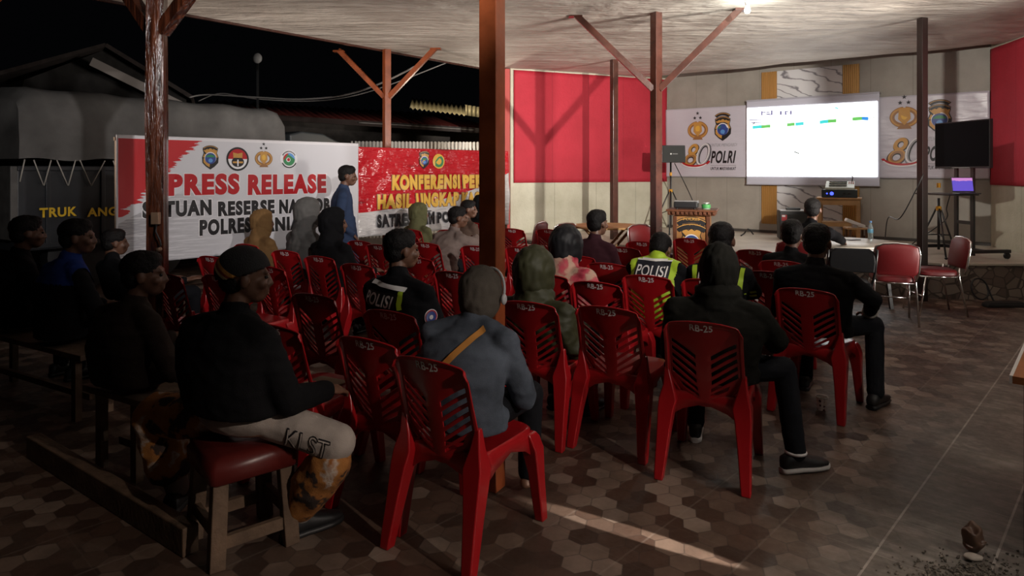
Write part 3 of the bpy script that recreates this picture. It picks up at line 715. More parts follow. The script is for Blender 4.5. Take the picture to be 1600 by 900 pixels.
for (pa, pb) in (((38, 249), (31, 284)), ((52, 250), (68, 290)), ((68, 290), (80, 250)), ((88, 250), (106, 290)), ((106, 290), (118, 250)), ((124, 250), (142, 290)), ((142, 290), (164, 251)), ((176, 251), (190, 288))):
    a, b = PT(*pa), PT(*pb); bm = NB(); tube(bm, [(a[0], -.012, a[1]), ((a[0]+b[0])/2, -.005, (a[1]+b[1])/2), (b[0], .0, b[1])], .008, 6); obj('rope', bm, ROPE, trk, smooth=180)
for x in (.6, 1.55):
    bm = NB(); lathe(bm, [(0, -.11), (.35, -.12), (.46, -.10), (.47, 0), (.46, .10), (.35, .12), (0, .11)]); bmesh.ops.transform(bm, matrix=Matrix.Translation((x+.3, .4, .47)) @ Matrix.Rotation(pi/2, 4, 'X'), verts=bm.verts); obj('wheel', bm, BLACK, trk, smooth=40)
bm = NB(); cr = []
for y in (.0, 2.0): cr.append([(4.05+x, y, z) for x, z in ((0, .5), (0, 2.22), (.25, 2.28), (.75, 2.26), (1.15, 2.12), (1.32, 1.9), (1.5, 1.3), (1.6, .5))])
loft(bm, cr); obj('cab', bm, mat('truck_cab', (.055, .062, .066), .35), trk, bevel=.03)

# ------------------------------------------------------------------ buildings behind
def slab(name, pts, th, m, parent):
    bm = NB(); V = [bm.verts.new(p) for p in pts]; bm.faces.new(V); return obj(name, bm, m, parent, solid=th)
HY = 14.0
h = thing('house', 'dark gabled house with a pale barge board behind the truck', 'house', at(165, 266, HY)*1.0); h.location.z = 0; o0 = h.location.copy()
lo = lambda v: Vector(v)-o0
DW = mat('dark_wall', (.03, .027, .025), .8, var=.3); DR = mat('dark_roof', (.05, .038, .034), .7, var=.3); PALE = mat('pale_board', (.42, .37, .34), .6)
ap, re, le = at(165, 70, HY), at(300, 152, HY), at(-60, 130, HY); bk = Vector((-2.2, 5.0, 0))
slab('roof', [lo(p) for p in (ap, re, re+bk, ap+bk)], .08, DR, h); slab('roof', [lo(p) for p in (ap, le, le+bk, ap+bk)], .08, DR, h)
bm = NB(); bar(bm, lo(at(143, 96, HY-.15)), lo(at(285, 166, HY-.15)), .03, .17); obj('barge_board', bm, PALE, h)
bm = NB(); pr = [lo(Vector((p.x, p.y+.3, 0))) for p in (le, re)]
top = [lo(at(40, 125, HY+.3)), lo(at(165, 78, HY+.3)), lo(at(290, 155, HY+.3))]
V = [bm.verts.new(p) for p in (pr[0], pr[1], top[2], top[1], top[0])]; bm.faces.new(V); obj('gable_wall', bm, DW, h, solid=.06)
def corr(A, B, up, n):
    bm = NB(); A, B, up = Vector(A), Vector(B), Vector(up); nrm = (B-A).cross(up).normalized()
    grid(bm, n*4, 2, lambda u, v: A+(B-A)*u+up*v+nrm*.035*sin(u*n*2*pi)); return bm
s_ = thing('shed', 'long low shed with a dark red corrugated roof behind the second banner', 'shed', (-3.5, 16, 0)); o0 = s_.location.copy()
REDR = mat('red_corrugated', (.11, .022, .018), .5, .2)
pA, pB = at(340, 168, 16), at(770, 200, 16); obj('roof', corr(lo(at(345, 176, 15.5)), lo(at(775, 203, 15.5)), Vector((-1.0, 1.6, .45)), 34), REDR, s_, smooth=180, solid=.01)
bm = NB(); bar(bm, lo(at(340, 178, 15.5)), lo(at(775, 206, 15.5)), .05, .12); obj('fascia', bm, mat('dark_fascia', (.04, .026, .022), .6), s_)
bm = NB(); a, b = lo(at(350, 266, 16.6)), lo(at(800, 266, 16.6)); V = [bm.verts.new(p) for p in ((a.x, a.y, 0), (b.x, b.y, 0), (b.x, b.y, 2.75), (a.x, a.y, 2.9))]; bm.faces.new(V); obj('shed_wall', bm, mat('shed_wall', (.07, .06, .052), .8, var=.3), s_, solid=.08)
m_ = thing('metal_roof', 'small lamp-lit corrugated metal roof seen above the red shed roof', 'roof', at(690, 266, 20)); m_.location.z = 0; o0 = m_.location.copy()
TIN = mat('zinc_sheet', (.42, .37, .25), .5, .3)
obj('roof_sheet', corr(lo(at(640, 169, 20)), lo(at(727, 180, 19.4)), at(725, 163, 20.6)-at(727, 180, 19.4), 12), TIN, m_, smooth=180, solid=.01)
obj('gable_sheet', corr(lo(at(727, 180, 19.4)), lo(at(765, 186, 20.0)), Vector((0, 0, .30)), 6), TIN, m_, smooth=180, solid=.01)
bm = NB(); c = lo(at(690, 200, 20.4)); box(bm, (c.x, c.y+.2, 1.5), (2.2, .3, 3.0)); obj('building_wall', bm, DW, m_)
# fence
fe = thing('fence', 'lamp-lit white bar fence showing just above the red banner', 'fence', at(555, 266, 14.2)); fe.location.z = 0; o0 = fe.location.copy()
FW = mat('fence_white', (.72, .70, .66), .5)
bm = NB(); A_f, B_f = at(550, 266, 14.0), at(790, 266, 14.4)
for k in range(44):
    p = A_f.lerp(B_f, k/43)-o0; bar(bm, (p.x, p.y, .2), (p.x, p.y, 2.20), .028)
obj('bars', bm, FW, fe).name = 'bar_lattice'
bm = NB(); pa, pb = A_f-o0, B_f-o0
for z in (.3, 1.4, 2.0): bar(bm, (pa.x, pa.y+.03, z), (pb.x, pb.y+.03, z), .04)
obj('rail', bm, FW, fe)
bm = NB(); bar(bm, (pa.x, pa.y+.5, 0), (pa.x, pa.y+.5, .01), .01)
V = [bm.verts.new(p) for p in ((pa.x, pa.y+.25, 0), (pb.x, pb.y+.25, 0), (pb.x, pb.y+.25, 2.20), (pa.x, pa.y+.25, 2.20))]; bm.faces.new(V); obj('backing_sheet', bm, mat('fence_sheet', (.62, .58, .54), .6), fe)
# cables
CAB = mat('cable_sheath', (.34, .32, .30), .5)
def cable(pts, r, lab, m=CAB):
    bm = NB(); P = [Vector(p) for p in pts]; out = []
    for i in range(len(P)-1):
        for k in range(8):
            t = k/8; p0, p1, p2, p3 = P[max(i-1, 0)], P[i], P[i+1], P[min(i+2, len(P)-1)]
            out.append(.5*((2*p1)+(-p0+p2)*t+(2*p0-5*p1+4*p2-p3)*t*t+(-p0+3*p1-3*p2+p3)*t**3))
    out.append(P[-1]); tube(bm, out, r, 8); return tag(obj('power_cable', bm, m, smooth=180), lab, 'cable')
cable([at(296, 152, 13.6), at(325, 148, 13.6), at(400, 152, 13), at(470, 155, 12.4), at(540, 148, 11.8), at(600, 128, 11.2), at(650, 103, 11.0)], .016, 'upper drooping power cable from the house to the roof edge')
cable([at(310, 158, 14.0), at(345, 146, 13.9), at(400, 154.5, 13.4), at(480, 158, 12.9), at(545, 151, 12.3), at(610, 132, 11.9), at(700, 97, 11.62)], .010, 'thin lower drooping power cable ending further along the roof edge')
cable([at(560, 191.5, 15.46), at(650, 197, 15.46), at(740, 203, 15.46)], .012, 'thin pale wire along the edge of the red shed roof')
t = thing('street_lamp', 'small unlit round lamp on a thin arm against the night sky', 'lamp', at(402, 91, 13)); t.location.z = 0; c = at(402, 91, 13)
bm = NB(); ell(bm, (0, 0, c.z), (.09, .06, .10)); obj('lamp_head', bm, mat('lamp_grey', (.35,) * 3, .5), t, smooth=180)
bm = NB(); bar(bm, (0, .02, 0), (0, .02, c.z-.08), .035); obj('pole', bm, BLKMETAL, t)

# ------------------------------------------------------------------ slotted plastic chair
def smooth01(t): t = max(0, min(1, t)); return t*t*(3-2*t)
def back_pt(u, v):
    """u across -1..1, v along the sheared rows 0..1"""
    a = abs(u)
    wgt = smooth01(v/.30)*(1-smooth01((v-.70)/.30))
    t = v+.30*(a-.45)*wgt
    half = .130+.072*smooth01(t/.34) if t < .34 else .202-.004*sin((t-.34)*3)
    x = u*half
    z = .375+.04*a*a*(1-t)+(.460-.030*a**2.2-.034*max(0, (a-.8)/.2)**2)*t
    y = -.200-.095*t+.040*a*a*(1-.25*t)-.02*max(0, t-.9)
    if a > .9: y -= .016
    if v > .985: y -= .010
    return Vector((x, y, z))
US = [-1, -.93, -.88, -.82, -.66, -.5, -.34, -.19, -.07, .07, .19, .34, .5, .66, .82, .88, .93, 1]
VS = [0, .05, .10]; SLOTS = []
for k in range(6):
    b = .15+k*.096; VS += [b, b+.052]; SLOTS.append(len(VS)-2)
VS += [.76, .80, .85, .90, .94, .97, 1.0]
VS = sorted(set(VS))
def backrest_bm():
    bm = NB()
    def keep(i, j):
        um = abs((US[i]+US[i+1])/2); vm = (VS[j]+VS[j+1])/2
        for k in range(6):
            b = .15+k*.096
            if b < vm < b+.052: return not (.19 < um < .82-(.16 if k == 0 else 0))
        return True
    nx, ny = len(US)-1, len(VS)-1
    grid(bm, nx, ny, lambda fu, fv: back_pt(US[round(fu*nx)], VS[round(fv*ny)]), keep); return bm
def leg_loft(rows):
    bm = NB(); R = []
    for cx, cy, z, sx, sy in rows:
        R.append([(cx-sx/2, cy-sy/2, z), (cx+sx/2, cy-sy/2, z), (cx+sx/2, cy+sy/2, z), (cx-sx/2, cy+sy/2, z)])
    loft(bm, R); return bm
def seat_bm():
    bm = NB(); n = 20; ring_t, ring_b = [], []
    def outline(k):
        a = 2*pi*k/44; e = .32
        c, s = cos(a), sin(a)
        x = .205*(abs(c)**e)*(1 if c > 0 else -1); y = .215*(abs(s)**e)*(1 if s > 0 else -1)+.01
        return x, y
    top = []
    for sc in (0, .3, .6, .85, .96, 1.0):
        row = []
        for k in range(44):
            x, y = outline(k); z = .425+.016*sc**3-(.010 if sc == 1.0 else 0)
            row.append(bm.verts.new((x*sc, (y-.01)*sc+.01, z))) if sc else None
        top.append(row)
    c0 = bm.verts.new((0, .01, .425)); r1 = top[1]
    for k in range(44): bm.faces.new((c0, r1[k], r1[(k+1) % 44]))
    for A, B in zip(top[1:], top[2:]):
        for k in range(44): bm.faces.new((A[k], B[k], B[(k+1) % 44], A[(k+1) % 44]))
    last = top[-1]; prev = last
    for f, dz in ((1.008, -.02), (1.015, -.05)):
        row = []
        for k in range(44):
            x, y = outline(k); m = min(1, (abs(x)/.205)*(abs(y-.01)/.215))**2
            row.append(bm.verts.new((x*f, (y-.01)*f+.01, .431+dz*(.8+2.6*m))))
        for k in range(44): bm.faces.new((prev[k], row[k], row[(k+1) % 44], prev[(k+1) % 44]))
        prev = row
    return bm
def make_chair():
    t = thing('plastic_chair', 'red plastic chair', 'chair', group='red slatted plastic chairs')
    o = obj('backrest', backrest_bm(), REDCH, t, smooth=50, solid=.007, bevel=.002)
    o = obj('seat', seat_bm(), REDCH, t, smooth=50, solid=.006)
    for s in (-1, 1):
        obj('leg', leg_loft([(s*.216, -.300, 0, .046, .048), (s*.213, -.29, .05, .052, .054), (s*.202, -.250, .22, .066, .066), (s*.194, -.222, .34, .082, .078), (s*.186, -.206, .40, .092, .080), (s*.187, -.202, .47, .052, .05), (s*.196, -.208, .56, .022, .026)]), REDCH, t, bevel=.006, smooth=35)
        obj('leg', leg_loft([(s*.216, .255, 0, .044, .046), (s*.213, .250, .05, .048, .050), (s*.203, .232, .22, .058, .060), (s*.195, .212, .34, .080, .074), (s*.172, .195, .395, .10, .075), (s*.160, .185, .418, .10, .06)]), REDCH, t, bevel=.006, smooth=35)
    me = text_mesh('RB-25', .02).copy()
    for v in me.vertices:
        x = -.062+v.co.x*.115; u = x/.202; p = back_pt(u, .905+v.co.y*.06); v.co = (x, p.y-.0065, p.z)
    link('marking', me, PRINTW, t)
    return t
CHAIRS = {}
CH0 = make_chair()
def chair_at(px, py, yaw):
    top = at(px, py, (CAMZ-.834)*F/(py-HZ)); f = Vector((sin(radians(yaw)), cos(radians(yaw)), 0))
    p = top+f*.30; p.z = 0; return p
def chair(key, px, py, yaw, label):
    o = CH0 if not CHAIRS else copy_tree(CH0)
    p = chair_at(px, py, yaw); place(o, p, yaw, label); CHAIRS[key] = (o, p, yaw); return o
R_ = 'red plastic chair '
chair('A', 666, 560, 33, R_+'holding the person with the tan shoulder strap, nearest in the audience')
chair('B', 569, 528, 33, R_+'empty between the beanie wearer and the tan strap person')
chair('C', 1096, 503, 26, R_+'under the broad dark hooded person whose white-soled shoe sticks out')
chair('D', 1258, 451, 38, R_+'under the man in black at the open aisle')
chair('E', 947, 479, 31, R_+'empty with its seat corner lit, behind the POLISI neon vest')
chair('F', 822, 471, 28, R_+'under the person in the dark olive hood beside the thick post')
chair('G', 606, 485, 32, R_+'under the person whose black jacket reads POLISI on the back')
chair('H', 487, 459, 31, R_+'standing empty directly behind the chair of the black hood wearer')
chair('H2', 424, 507, 31, R_+'mostly hidden by the cap wearer in the black jacket')
chair('I', 497, 400, 31, R_+'under the person in the black hood next to the grey hoodie')
chair('I2', 556, 412, 33, R_+'empty beside the black hood wearer, in front of the POLISI jacket')
chair('J', 444, 391, 31, R_+'under the person in the grey hoodie')
chair('J0', 383, 381, 31, R_+'under the person in the tan hood by the banner')
chair('J2', 418, 416, 31, R_+'empty, peeking out beside the striped cap')
chair('K', 327, 400, 32, R_+'empty under the word POLRES of the white banner, farther of two')
chair('K2', 338, 429, 32, R_+'empty under the word POLRES of the white banner, nearer of two')
chair('L', 258, 427, 32, R_+'dim and empty between the wavy post and the cap wearer')
chair('M', 590, 382, 34, R_+'empty in front of the standing person, nearer of the pair there')
chair('M2', 560, 376, 34, R_+'right at the feet of the standing person in the blue coat')
chair('M3', 634, 368, 34, R_+'peeking out over the head of the POLISI jacket wearer')
chair('N', 664, 379, 34, R_+'under the person in the beige jacket')
chair('N2', 650, 402, 34, R_+'empty beside the head of the POLISI jacket wearer')
chair('O', 700, 359, 34, R_+'under the dark haired person turned towards the beige jacket')
chair('O2', 640, 358, 34, R_+'under the person in the olive hood before the red banner')
chair('P', 706, 424, 33, R_+'low and empty between the POLISI jacket and the thick post')
chair('Q', 742, 384, 33, R_+'half hidden behind the thick post beside the beige jacket')
chair('R', 800, 357, 35, R_+'in the rearmost row right next to the thick post')
chair('S', 856, 358, 35, R_+'in the rearmost row, before the two padded chairs')
chair('T', 812, 386, 34, R_+'one row nearer than the rearmost, next to the thick post')
chair('U', 930, 440, 32, R_+'empty, its glossy back just behind the pink flowered shawl')
chair('P15', 852, 428, 33, R_+'under the person in the pink flowered shawl')
chair('P16', 900, 399, 33, R_+'under the person in the dark maroon shirt')
chair('V', 1003, 377, 34, R_+'empty in front of the neon vest near the crossed table legs')
chair('W', 972, 386, 34, R_+'empty beside the maroon shirt, farther of two overlapping')
chair('X', 948, 411, 33, R_+'empty beside the maroon shirt, nearer of two overlapping')
chair('Y', 1010, 430, 32, R_+'under the person in the neon POLISI vest with bowed head')
chair('Z', 1077, 372, 34, R_+'empty in front of the lectern')
chair('P18', 1106, 436, 32, R_+'under the person in the dark neon-edged vest')
chair('AB', 1180, 390, 36, R_+'empty behind the lone padded chair near the stage')
chair('AC', 1200, 424, 35, R_+'empty between the neon-edged vest and the man in black')
chair('AD', 1221, 407, 37, R_+'under the round headed person in front of the man in black')

# ------------------------------------------------------------------ padded banquet chairs with chrome frames
REDVINYL = mat('red_vinyl', (.14, .007, .009), .45, bump=.05, bscale=90)
def make_padded():
    t = thing('padded_chair', 'padded chair', 'chair', group='red padded chairs with metal frames')
    bm = NB(); R = []
    for z, s in ((.44, .92), (.45, 1), (.485, 1), (.50, .94)):
        R.append([(.205*s*(abs(cos(a))**.45)*(1 if cos(a) > 0 else -1), .205*s*(abs(sin(a))**.45)*(1 if sin(a) > 0 else -1), z) for a in [2*pi*k/32 for k in range(32)]])
    loft(bm, R); obj('seat', bm, REDVINYL, t, smooth=50)
    bm = NB(); R = []
    out = [(-.17, .0), (-.195, .05), (-.20, .25), (-.185, .34), (-.12, .375), (0, .385), (.12, .375), (.185, .34), (.20, .25), (.195, .05), (.17, 0)]
    out = [(x, z*.85) for x, z in out]
    for y, s in ((.0, .93), (.012, 1), (.034, 1), (.046, .93)):
        R.append([(x*s, -.205-y-(z*s+.2)*.16, .52+.19+(z-.19)*s) for x, z in out])
    loft(bm, R); obj('backrest', bm, REDVINYL, t, smooth=50)
    bm = NB(); tube(bm, [(x*1.05, -.228-(z+.2)*.16, .52+z*1.02) for x, z in [(-.17, -.06)]+out[1:-1]+[(.17, -.06)]], .011, 8); obj('back_frame', bm, CHROME, t, smooth=180)
    bm = NB(); tube(bm, [(-.19, -.19, .43), (.19, -.19, .43), (.19, .19, .43), (-.19, .19, .43)], .011, 8, closed=True); obj('seat_frame', bm, CHROME, t, smooth=180)
    for s in (-1, 1):
        bm = NB(); tube(bm, [(s*.18, -.20, .53), (s*.19, -.19, .43), (s*.205, -.27, 0)], .011, 8); obj('leg', bm, CHROME, t, smooth=180)
        bm = NB(); tube(bm, [(s*.19, .15, .43), (s*.205, .22, 0)], .011, 8); obj('leg', bm, CHROME, t, smooth=180)
    bm = NB(); tube(bm, [(-.195, .19, .22), (.195, .19, .22)], .008, 8); obj('stretcher', bm, CHROME, t, smooth=180)
    return t
PC = make_padded()
def padded(X, Y, yaw, label, z=0, first=False):
    o = PC if first else copy_tree(PC); return place(o, (X, Y, z), yaw, label)
g = ground(1402, 500); padded(4.04, 7.22, 20, 'red padded chair seen from behind beside the black slim post', first=True)
padded(4.72, 7.62, -82, 'red padded chair seen from the side, turned towards the round dark table')
p = ground(1165, 452); padded(2.93, 8.7, 100, 'lone red padded chair turned sideways just before the stage, near the lectern')
padded(1.90, 9.05, 150, 'dark red padded chair between the braced post and the lectern')
padded(.16, 9.95, -60, 'red padded chair edge-on at the folding table, farther from it')
padded(.58, 9.80, -35, 'red padded chair close beside the pale folding table')
padded(3.55, 7.55, 38, 'red padded chair under the man writing at the round dark table') if False else None

# black folding chair
t = thing('folding_chair', 'black folding chair with a padded back in front of the round dark table', 'chair', (3.42, 6.92, 0), 18)
bm = NB(); R = []
for z, s in ((.44, .94), (.45, 1), (.475, 1), (.485, .95)): R.append([(x*s, y*s, z) for x, y in ((-.19, -.18), (.19, -.18), (.2, .17), (.12, .2), (-.12, .2), (-.2, .17))])
loft(bm, R); obj('seat', bm, mat('black_vinyl', (.008, .008, .009), .5, spec=.2), t, bevel=.008)
bm = NB(); R = []
for y, s in ((.0, .95), (.01, 1), (.03, 1), (.04, .95)): R.append([(x*s, -.25-y-z*.1, .60+.12+(z-.12)*s) for x, z in ((-.2, .0), (-.21, .1), (-.2, .2), (-.15, .235), (.15, .235), (.2, .2), (.21, .1), (.2, 0))])
loft(bm, R); obj('backrest', bm, mat('black_vinyl', (.008, .008, .009), .5, spec=.2), t, bevel=.006)
for s in (-1, 1):
    bm = NB(); tube(bm, [(s*.215, -.33, .83), (s*.215, -.22, .6), (s*.215, .02, .36), (s*.215, .22, 0)], .012, 8); obj('leg', bm, BLKMETAL, t, smooth=180)
    bm = NB(); tube(bm, [(s*.195, .16, .45), (s*.195, -.05, .25), (s*.195, -.25, 0)], .012, 8); obj('leg', bm, BLKMETAL, t, smooth=180)
bm = NB(); tube(bm, [(-.215, .19, .07), (.215, .19, .07)], .009, 8); obj('stretcher', bm, BLKMETAL, t, smooth=180)
bm = NB(); tube(bm, [(-.195, -.19, .07), (.195, -.19, .07)], .009, 8); obj('stretcher', bm, BLKMETAL, t, smooth=180)

# ------------------------------------------------------------------ tables
c = at(1318, 378, 8.15)
RX, RY, RZ = 3.93, 8.05, .755
t = thing('round_table', 'round pale-topped table on dark legs before the stage, holding the water bottle', 'table', (RX, RY, 0))
bm = NB(); lathe(bm, [(0, RZ-.03), (.59, RZ-.03), (.60, RZ-.02), (.60, RZ-.005), (.59, RZ), (0, RZ)], seg=64); obj('tabletop', bm, mat('pale_laminate', (.50, .46, .38), .35), t, smooth=40)
bm = NB(); lathe(bm, [(.47, RZ-.10), (.50, RZ-.10), (.50, RZ-.03), (.47, RZ-.03)], seg=48); obj('apron', bm, BLKMETAL, t, smooth=40)
for k in range(4):
    a = pi/4+k*pi/2+.3; bm = NB(); bar(bm, (.42*cos(a), .42*sin(a), RZ-.03), (.50*cos(a), .50*sin(a), 0), .035); obj('leg', bm, BLKMETAL, t)
def on_rt(px, py): return ground(px, py, RZ)
p = on_rt(1345, 371); b = thing('water_bottle', 'clear plastic water bottle with a blue label standing on the round table', 'bottle', (p.x, min(p.y, 8.3), RZ))
PET = mat('clear_plastic', (.75, .9, .95), .08, trans=.85)
bm = NB(); lathe(bm, [(0, .001), (.028, .001), (.031, .01), (.029, .04), (.031, .07), (.031, .13), (.026, .16), (.013, .19), (.012, .205), (0, .205)], seg=24); obj('bottle_body', bm, PET, b, smooth=40)
bm = NB(); lathe(bm, [(.0313, .08), (.0318, .08), (.0318, .125), (.0313, .125)], seg=24); obj('paper_label', bm, mat('bottle_label', (.15, .42, .62), .5), b, smooth=40)
bm = NB(); lathe(bm, [(0, .205), (.015, .205), (.015, .225), (0, .225)], seg=20); obj('cap', bm, P_SKY, b, smooth=40)
p = on_rt(1330, 374); bm = NB(); box(bm, (0, 0, .005), (.16, .075, .008)); o = obj('phone', bm, BLACK, bevel=.003); o.location = (p.x-.02, min(p.y, 8.2), RZ); o.rotation_euler = (0, 0, .3); tag(o, 'dark phone lying on the round table next to the bottle', 'phone')
p = on_rt(1340, 368); bm = NB(); box(bm, (0, 0, .0015), (.21, .29, .002)); o = obj('paper_sheet', bm, WHITE); o.location = (3.86, 8.36, RZ); o.rotation_euler = (0, 0, .5); tag(o, 'white sheet of paper lying flat on the round table behind the phone', 'paper')

TX, TY, TZ = 1.36, 9.75, .81
t = thing('folding_table', 'pale wooden round table on crossed legs in front of the cream wall', 'table', (TX, TY, 0))
bm = NB(); lathe(bm, [(0, TZ-.028), (.495, TZ-.028), (.50, TZ-.02), (.50, TZ-.006), (.494, TZ), (0, TZ)], seg=56); obj('tabletop', bm, WOOD, t, smooth=40)
for y in (-.2, .2):
    for s in (-1, 1):
        bm = NB(); bar(bm, (s*.33, y+.03*s, TZ-.03), (-s*.36, y+.03*s, 0), .055, .035); obj('leg', bm, WOOD, t, bevel=.004)
bm = NB(); bar(bm, (0, -.2, TZ/2), (0, .2, TZ/2), .03); obj('crossbar', bm, WOOD, t)

# table cut by the frame edge
t = thing('wooden_table', 'orange brown table corner with a white edge, cut off by the frame', 'table', (2.065, 2.80, 0), 41)
bm = NB(); box(bm, (.5, .35, .735), (1.0, .7, .03)); obj('tabletop', bm, mat('orange_wood', (.36, .13, .04), .4, var=.2), t)
bm = NB(); box(bm, (-.004, .35, .735), (.012, .7, .034)); obj('edge_strip', bm, WHITE, t)
for x, y in ((.06, .06), (.94, .06), (.94, .64), (.06, .64)):
    bm = NB(); box(bm, (x, y, .36), (.05, .05, .72)); obj('leg', bm, mat('black_leg', (.02,) * 3, .5), t)

# ------------------------------------------------------------------ lectern with projector
LX, LY = 2.33, 8.75
t = thing('lectern', 'dark wooden lectern with a police emblem panel standing before the stage', 'lectern', (LX, LY, 0), 20)
LW = mat('lectern_wood', (.115, .042, .02), .35, var=.3, vscale=5); LP = mat('lectern_panel', (.36, .17, .055), .4, var=.2, vscale=4)
R = []
for z, w_, d_ in ((0, .50, .36), (.08, .50, .36), (.10, .44, .32), (1.02, .44, .32)): R.append([(-w_/2, -d_/2, z), (w_/2, -d_/2, z), (w_/2, d_/2, z), (-w_/2, d_/2, z)])
bm = NB(); loft(bm, R); obj('cabinet_body', bm, LP, t, bevel=.004)
for s in (-1, 1):
    bm = NB(); box(bm, (s*.205, -.17, .56), (.05, .03, .92)); obj('pilaster', bm, LW, t, bevel=.004)
bm = NB(); box(bm, (0, .0, 1.055), (.58, .44, .05)); box(bm, (0, 0, 1.09), (.62, .48, .025)); obj('lectern_top', bm, LW, t, bevel=.005)
bm = NB(); 
for k in range(11): box(bm, (-.275+k*.055, -.245, 1.062), (.03, .02, .03))
obj('carved_molding', bm, LW, t, bevel=.003)
fl = Flat(None, -.162); P_ = lambda x, z: (x, z)
shield(fl, 0, .70, .17, 0)
for k, zz in enumerate((.96, .88)):
    fl.arc(0, zz-.20, .30, .25, .075, 48, 132, P_BLACK); fl.arc(0, zz-.20, .29, .24, .01, 50, 130, P_GOLD)
fl.build('emblem', t)
lettering('lettering', 'POLRES', -.10, .965, .10, .995, P_GOLD, t, -.168, .02, None); lettering('lettering', 'PANIAI', -.11, .90, .11, .92, P_GOLD, t, -.168, .0, None)
lectern_z = 1.1025
t = thing('projector', 'black desktop projector lying on the lectern', 'projector', (LX-.075, LY+.02, lectern_z), 20)
bm = NB(); box(bm, (0, 0, .055), (.30, .24, .085)); obj('casing', bm, mat('projector_black', (.016, .016, .018), .35), t, bevel=.018)
bm = NB(); lathe(bm, [(0, 0), (.032, 0), (.034, .03), (.026, .035), (0, .03)], seg=24); bmesh.ops.transform(bm, matrix=Matrix.Translation((.08, .115, .055)) @ Matrix.Rotation(-pi/2, 4, 'X'), verts=bm.verts); obj('lens', bm, mat('lens_glass', (.03, .03, .05), .05), t, smooth=40)
bm = NB(); box(bm, (0, .0, .1), (.29, .2, .012)); obj('lid_panel', bm, mat('projector_grey', (.28, .28, .28), .4), t, bevel=.004)
for x in (-.11, .11):
    bm = NB(); lathe(bm, [(0, 0), (.014, 0), (.014, .014), (0, .014)], seg=12); bmesh.ops.translate(bm, vec=(x, -.08, 0), verts=bm.verts); obj('rubber_foot', bm, BLACK, t)
o = thing('cable_reel', 'small green reel of cable lying on the lectern next to the projector', 'reel', (LX+.165, LY-.03, lectern_z), 0)
bm = NB(); tube(bm, [(.045*cos(a), .045*sin(a), .02+.03*k/3) for k in range(4) for a in [2*pi*i/16 for i in range(16)]], .012, 8); obj('green_coil', bm, mat('green_cable', (.05, .26, .07), .5), o, smooth=180)
bm = NB(); lathe(bm, [(0, .001), (.05, .001), (.05, .008), (.02, .01), (.02, .075), (.04, .075), (.04, .082), (0, .082)], seg=24); obj('spool', bm, mat('spool_grey', (.4, .42, .4), .5), o, smooth=40)

# ------------------------------------------------------------------ loudspeaker on tripod, stage
def tripod(name, label, x, y, z0, h, spread, legh, yellow=True):
    t = thing(name, label, 'stand', (x, y, z0), 15)
    bm = NB(); tube(bm, [(0, 0, .1), (0, 0, h)], .017, 10); obj('pole', bm, BLKMETAL, t, smooth=180)
    ym = mat('yellow_knob', (.62, .30, .02), .45)
    bm = NB(); lathe(bm, [(0, legh), (.032, legh), (.034, legh+.05), (0, legh+.06)], seg=16); obj('collar', bm, ym if yellow else BLKMETAL, t, smooth=40)
    bm = NB(); lathe(bm, [(0, legh+.30), (.024, legh+.30), (.024, legh+.36), (0, legh+.36)], seg=16); obj('clamp', bm, ym if yellow else BLKMETAL, t, smooth=40)
    for k in range(3):
        a = k*2*pi/3+.5; bm = NB(); tube(bm, [(.03*cos(a), .03*sin(a), legh+.02), (spread*cos(a), spread*sin(a), .012)], .012, 8); l = obj('leg', bm, BLKMETAL, t, smooth=180)
        bm = NB(); ell(bm, (spread*cos(a), spread*sin(a), .018), (.02, .02, .018), sub=2); obj('rubber_foot', bm, BLACK, l, smooth=180)
        bm = NB(); tube(bm, [(0, 0, legh-.32), (spread*.55*cos(a), spread*.55*sin(a), legh*.46)], .008, 6); obj('strut', bm, BLKMETAL, t, smooth=180)
    return t
S = at(1048, 254, 12.4); tripod('speaker_stand', 'black tripod stand with orange clamps carrying the loudspeaker on the stage', S.x, S.y, SZ, S.z-SZ-.001, .42, .75)
t = thing('loudspeaker', 'black box loudspeaker mounted on the tripod by the red cloth', 'speaker', (S.x+.0, S.y, S.z), -10)
bm = NB(); R = [[(-.23, y, 0), (.23, y, 0), (.22, y, .31), (-.22, y, .31)] for y in (-.14, .14)]; loft(bm, R); obj('cabinet', bm, BLACK, t, bevel=.008)
bm = NB(); box(bm, (0, -.142, .155), (.41, .012, .27)); obj('grille', bm, mat('speaker_grille', (.02, .022, .02), .6, bump=.5, bscale=300), t, bevel=.004)
bm = NB(); box(bm, (-.06, -.150, .155), (.025, .006, .025)); obj('badge', bm, WHITE, t)
bm = NB(); box(bm, (.02, -.150, .155), (.10, .004, .012)); obj('name_plate', bm, mat('plate_grey', (.3, .3, .3)), t)
def wire(name, pts, r, lab, cat='cable', m=BLACK):
    bm = NB(); P = [Vector(p) for p in pts]; out = []
    for i in range(len(P)-1):
        for k in range(8):
            t = k/8; p0, p1, p2, p3 = P[max(i-1, 0)], P[i], P[i+1], P[min(i+2, len(P)-1)]
            out.append(.5*((2*p1)+(-p0+p2)*t+(2*p0-5*p1+4*p2-p3)*t*t+(-p0+3*p1-3*p2+p3)*t**3))
    out.append(P[-1]); tube(bm, out, r, 8); return tag(obj(name, bm, m, smooth=180), lab, cat)
wire('speaker_cable', [at(1054, 255, 12.45), at(1068, 283, 12.6), at(1082, 313, 12.2), Vector((3.5, 12.3, SZ+.02))], .008, 'thin dark cable hanging from the loudspeaker towards the lectern')

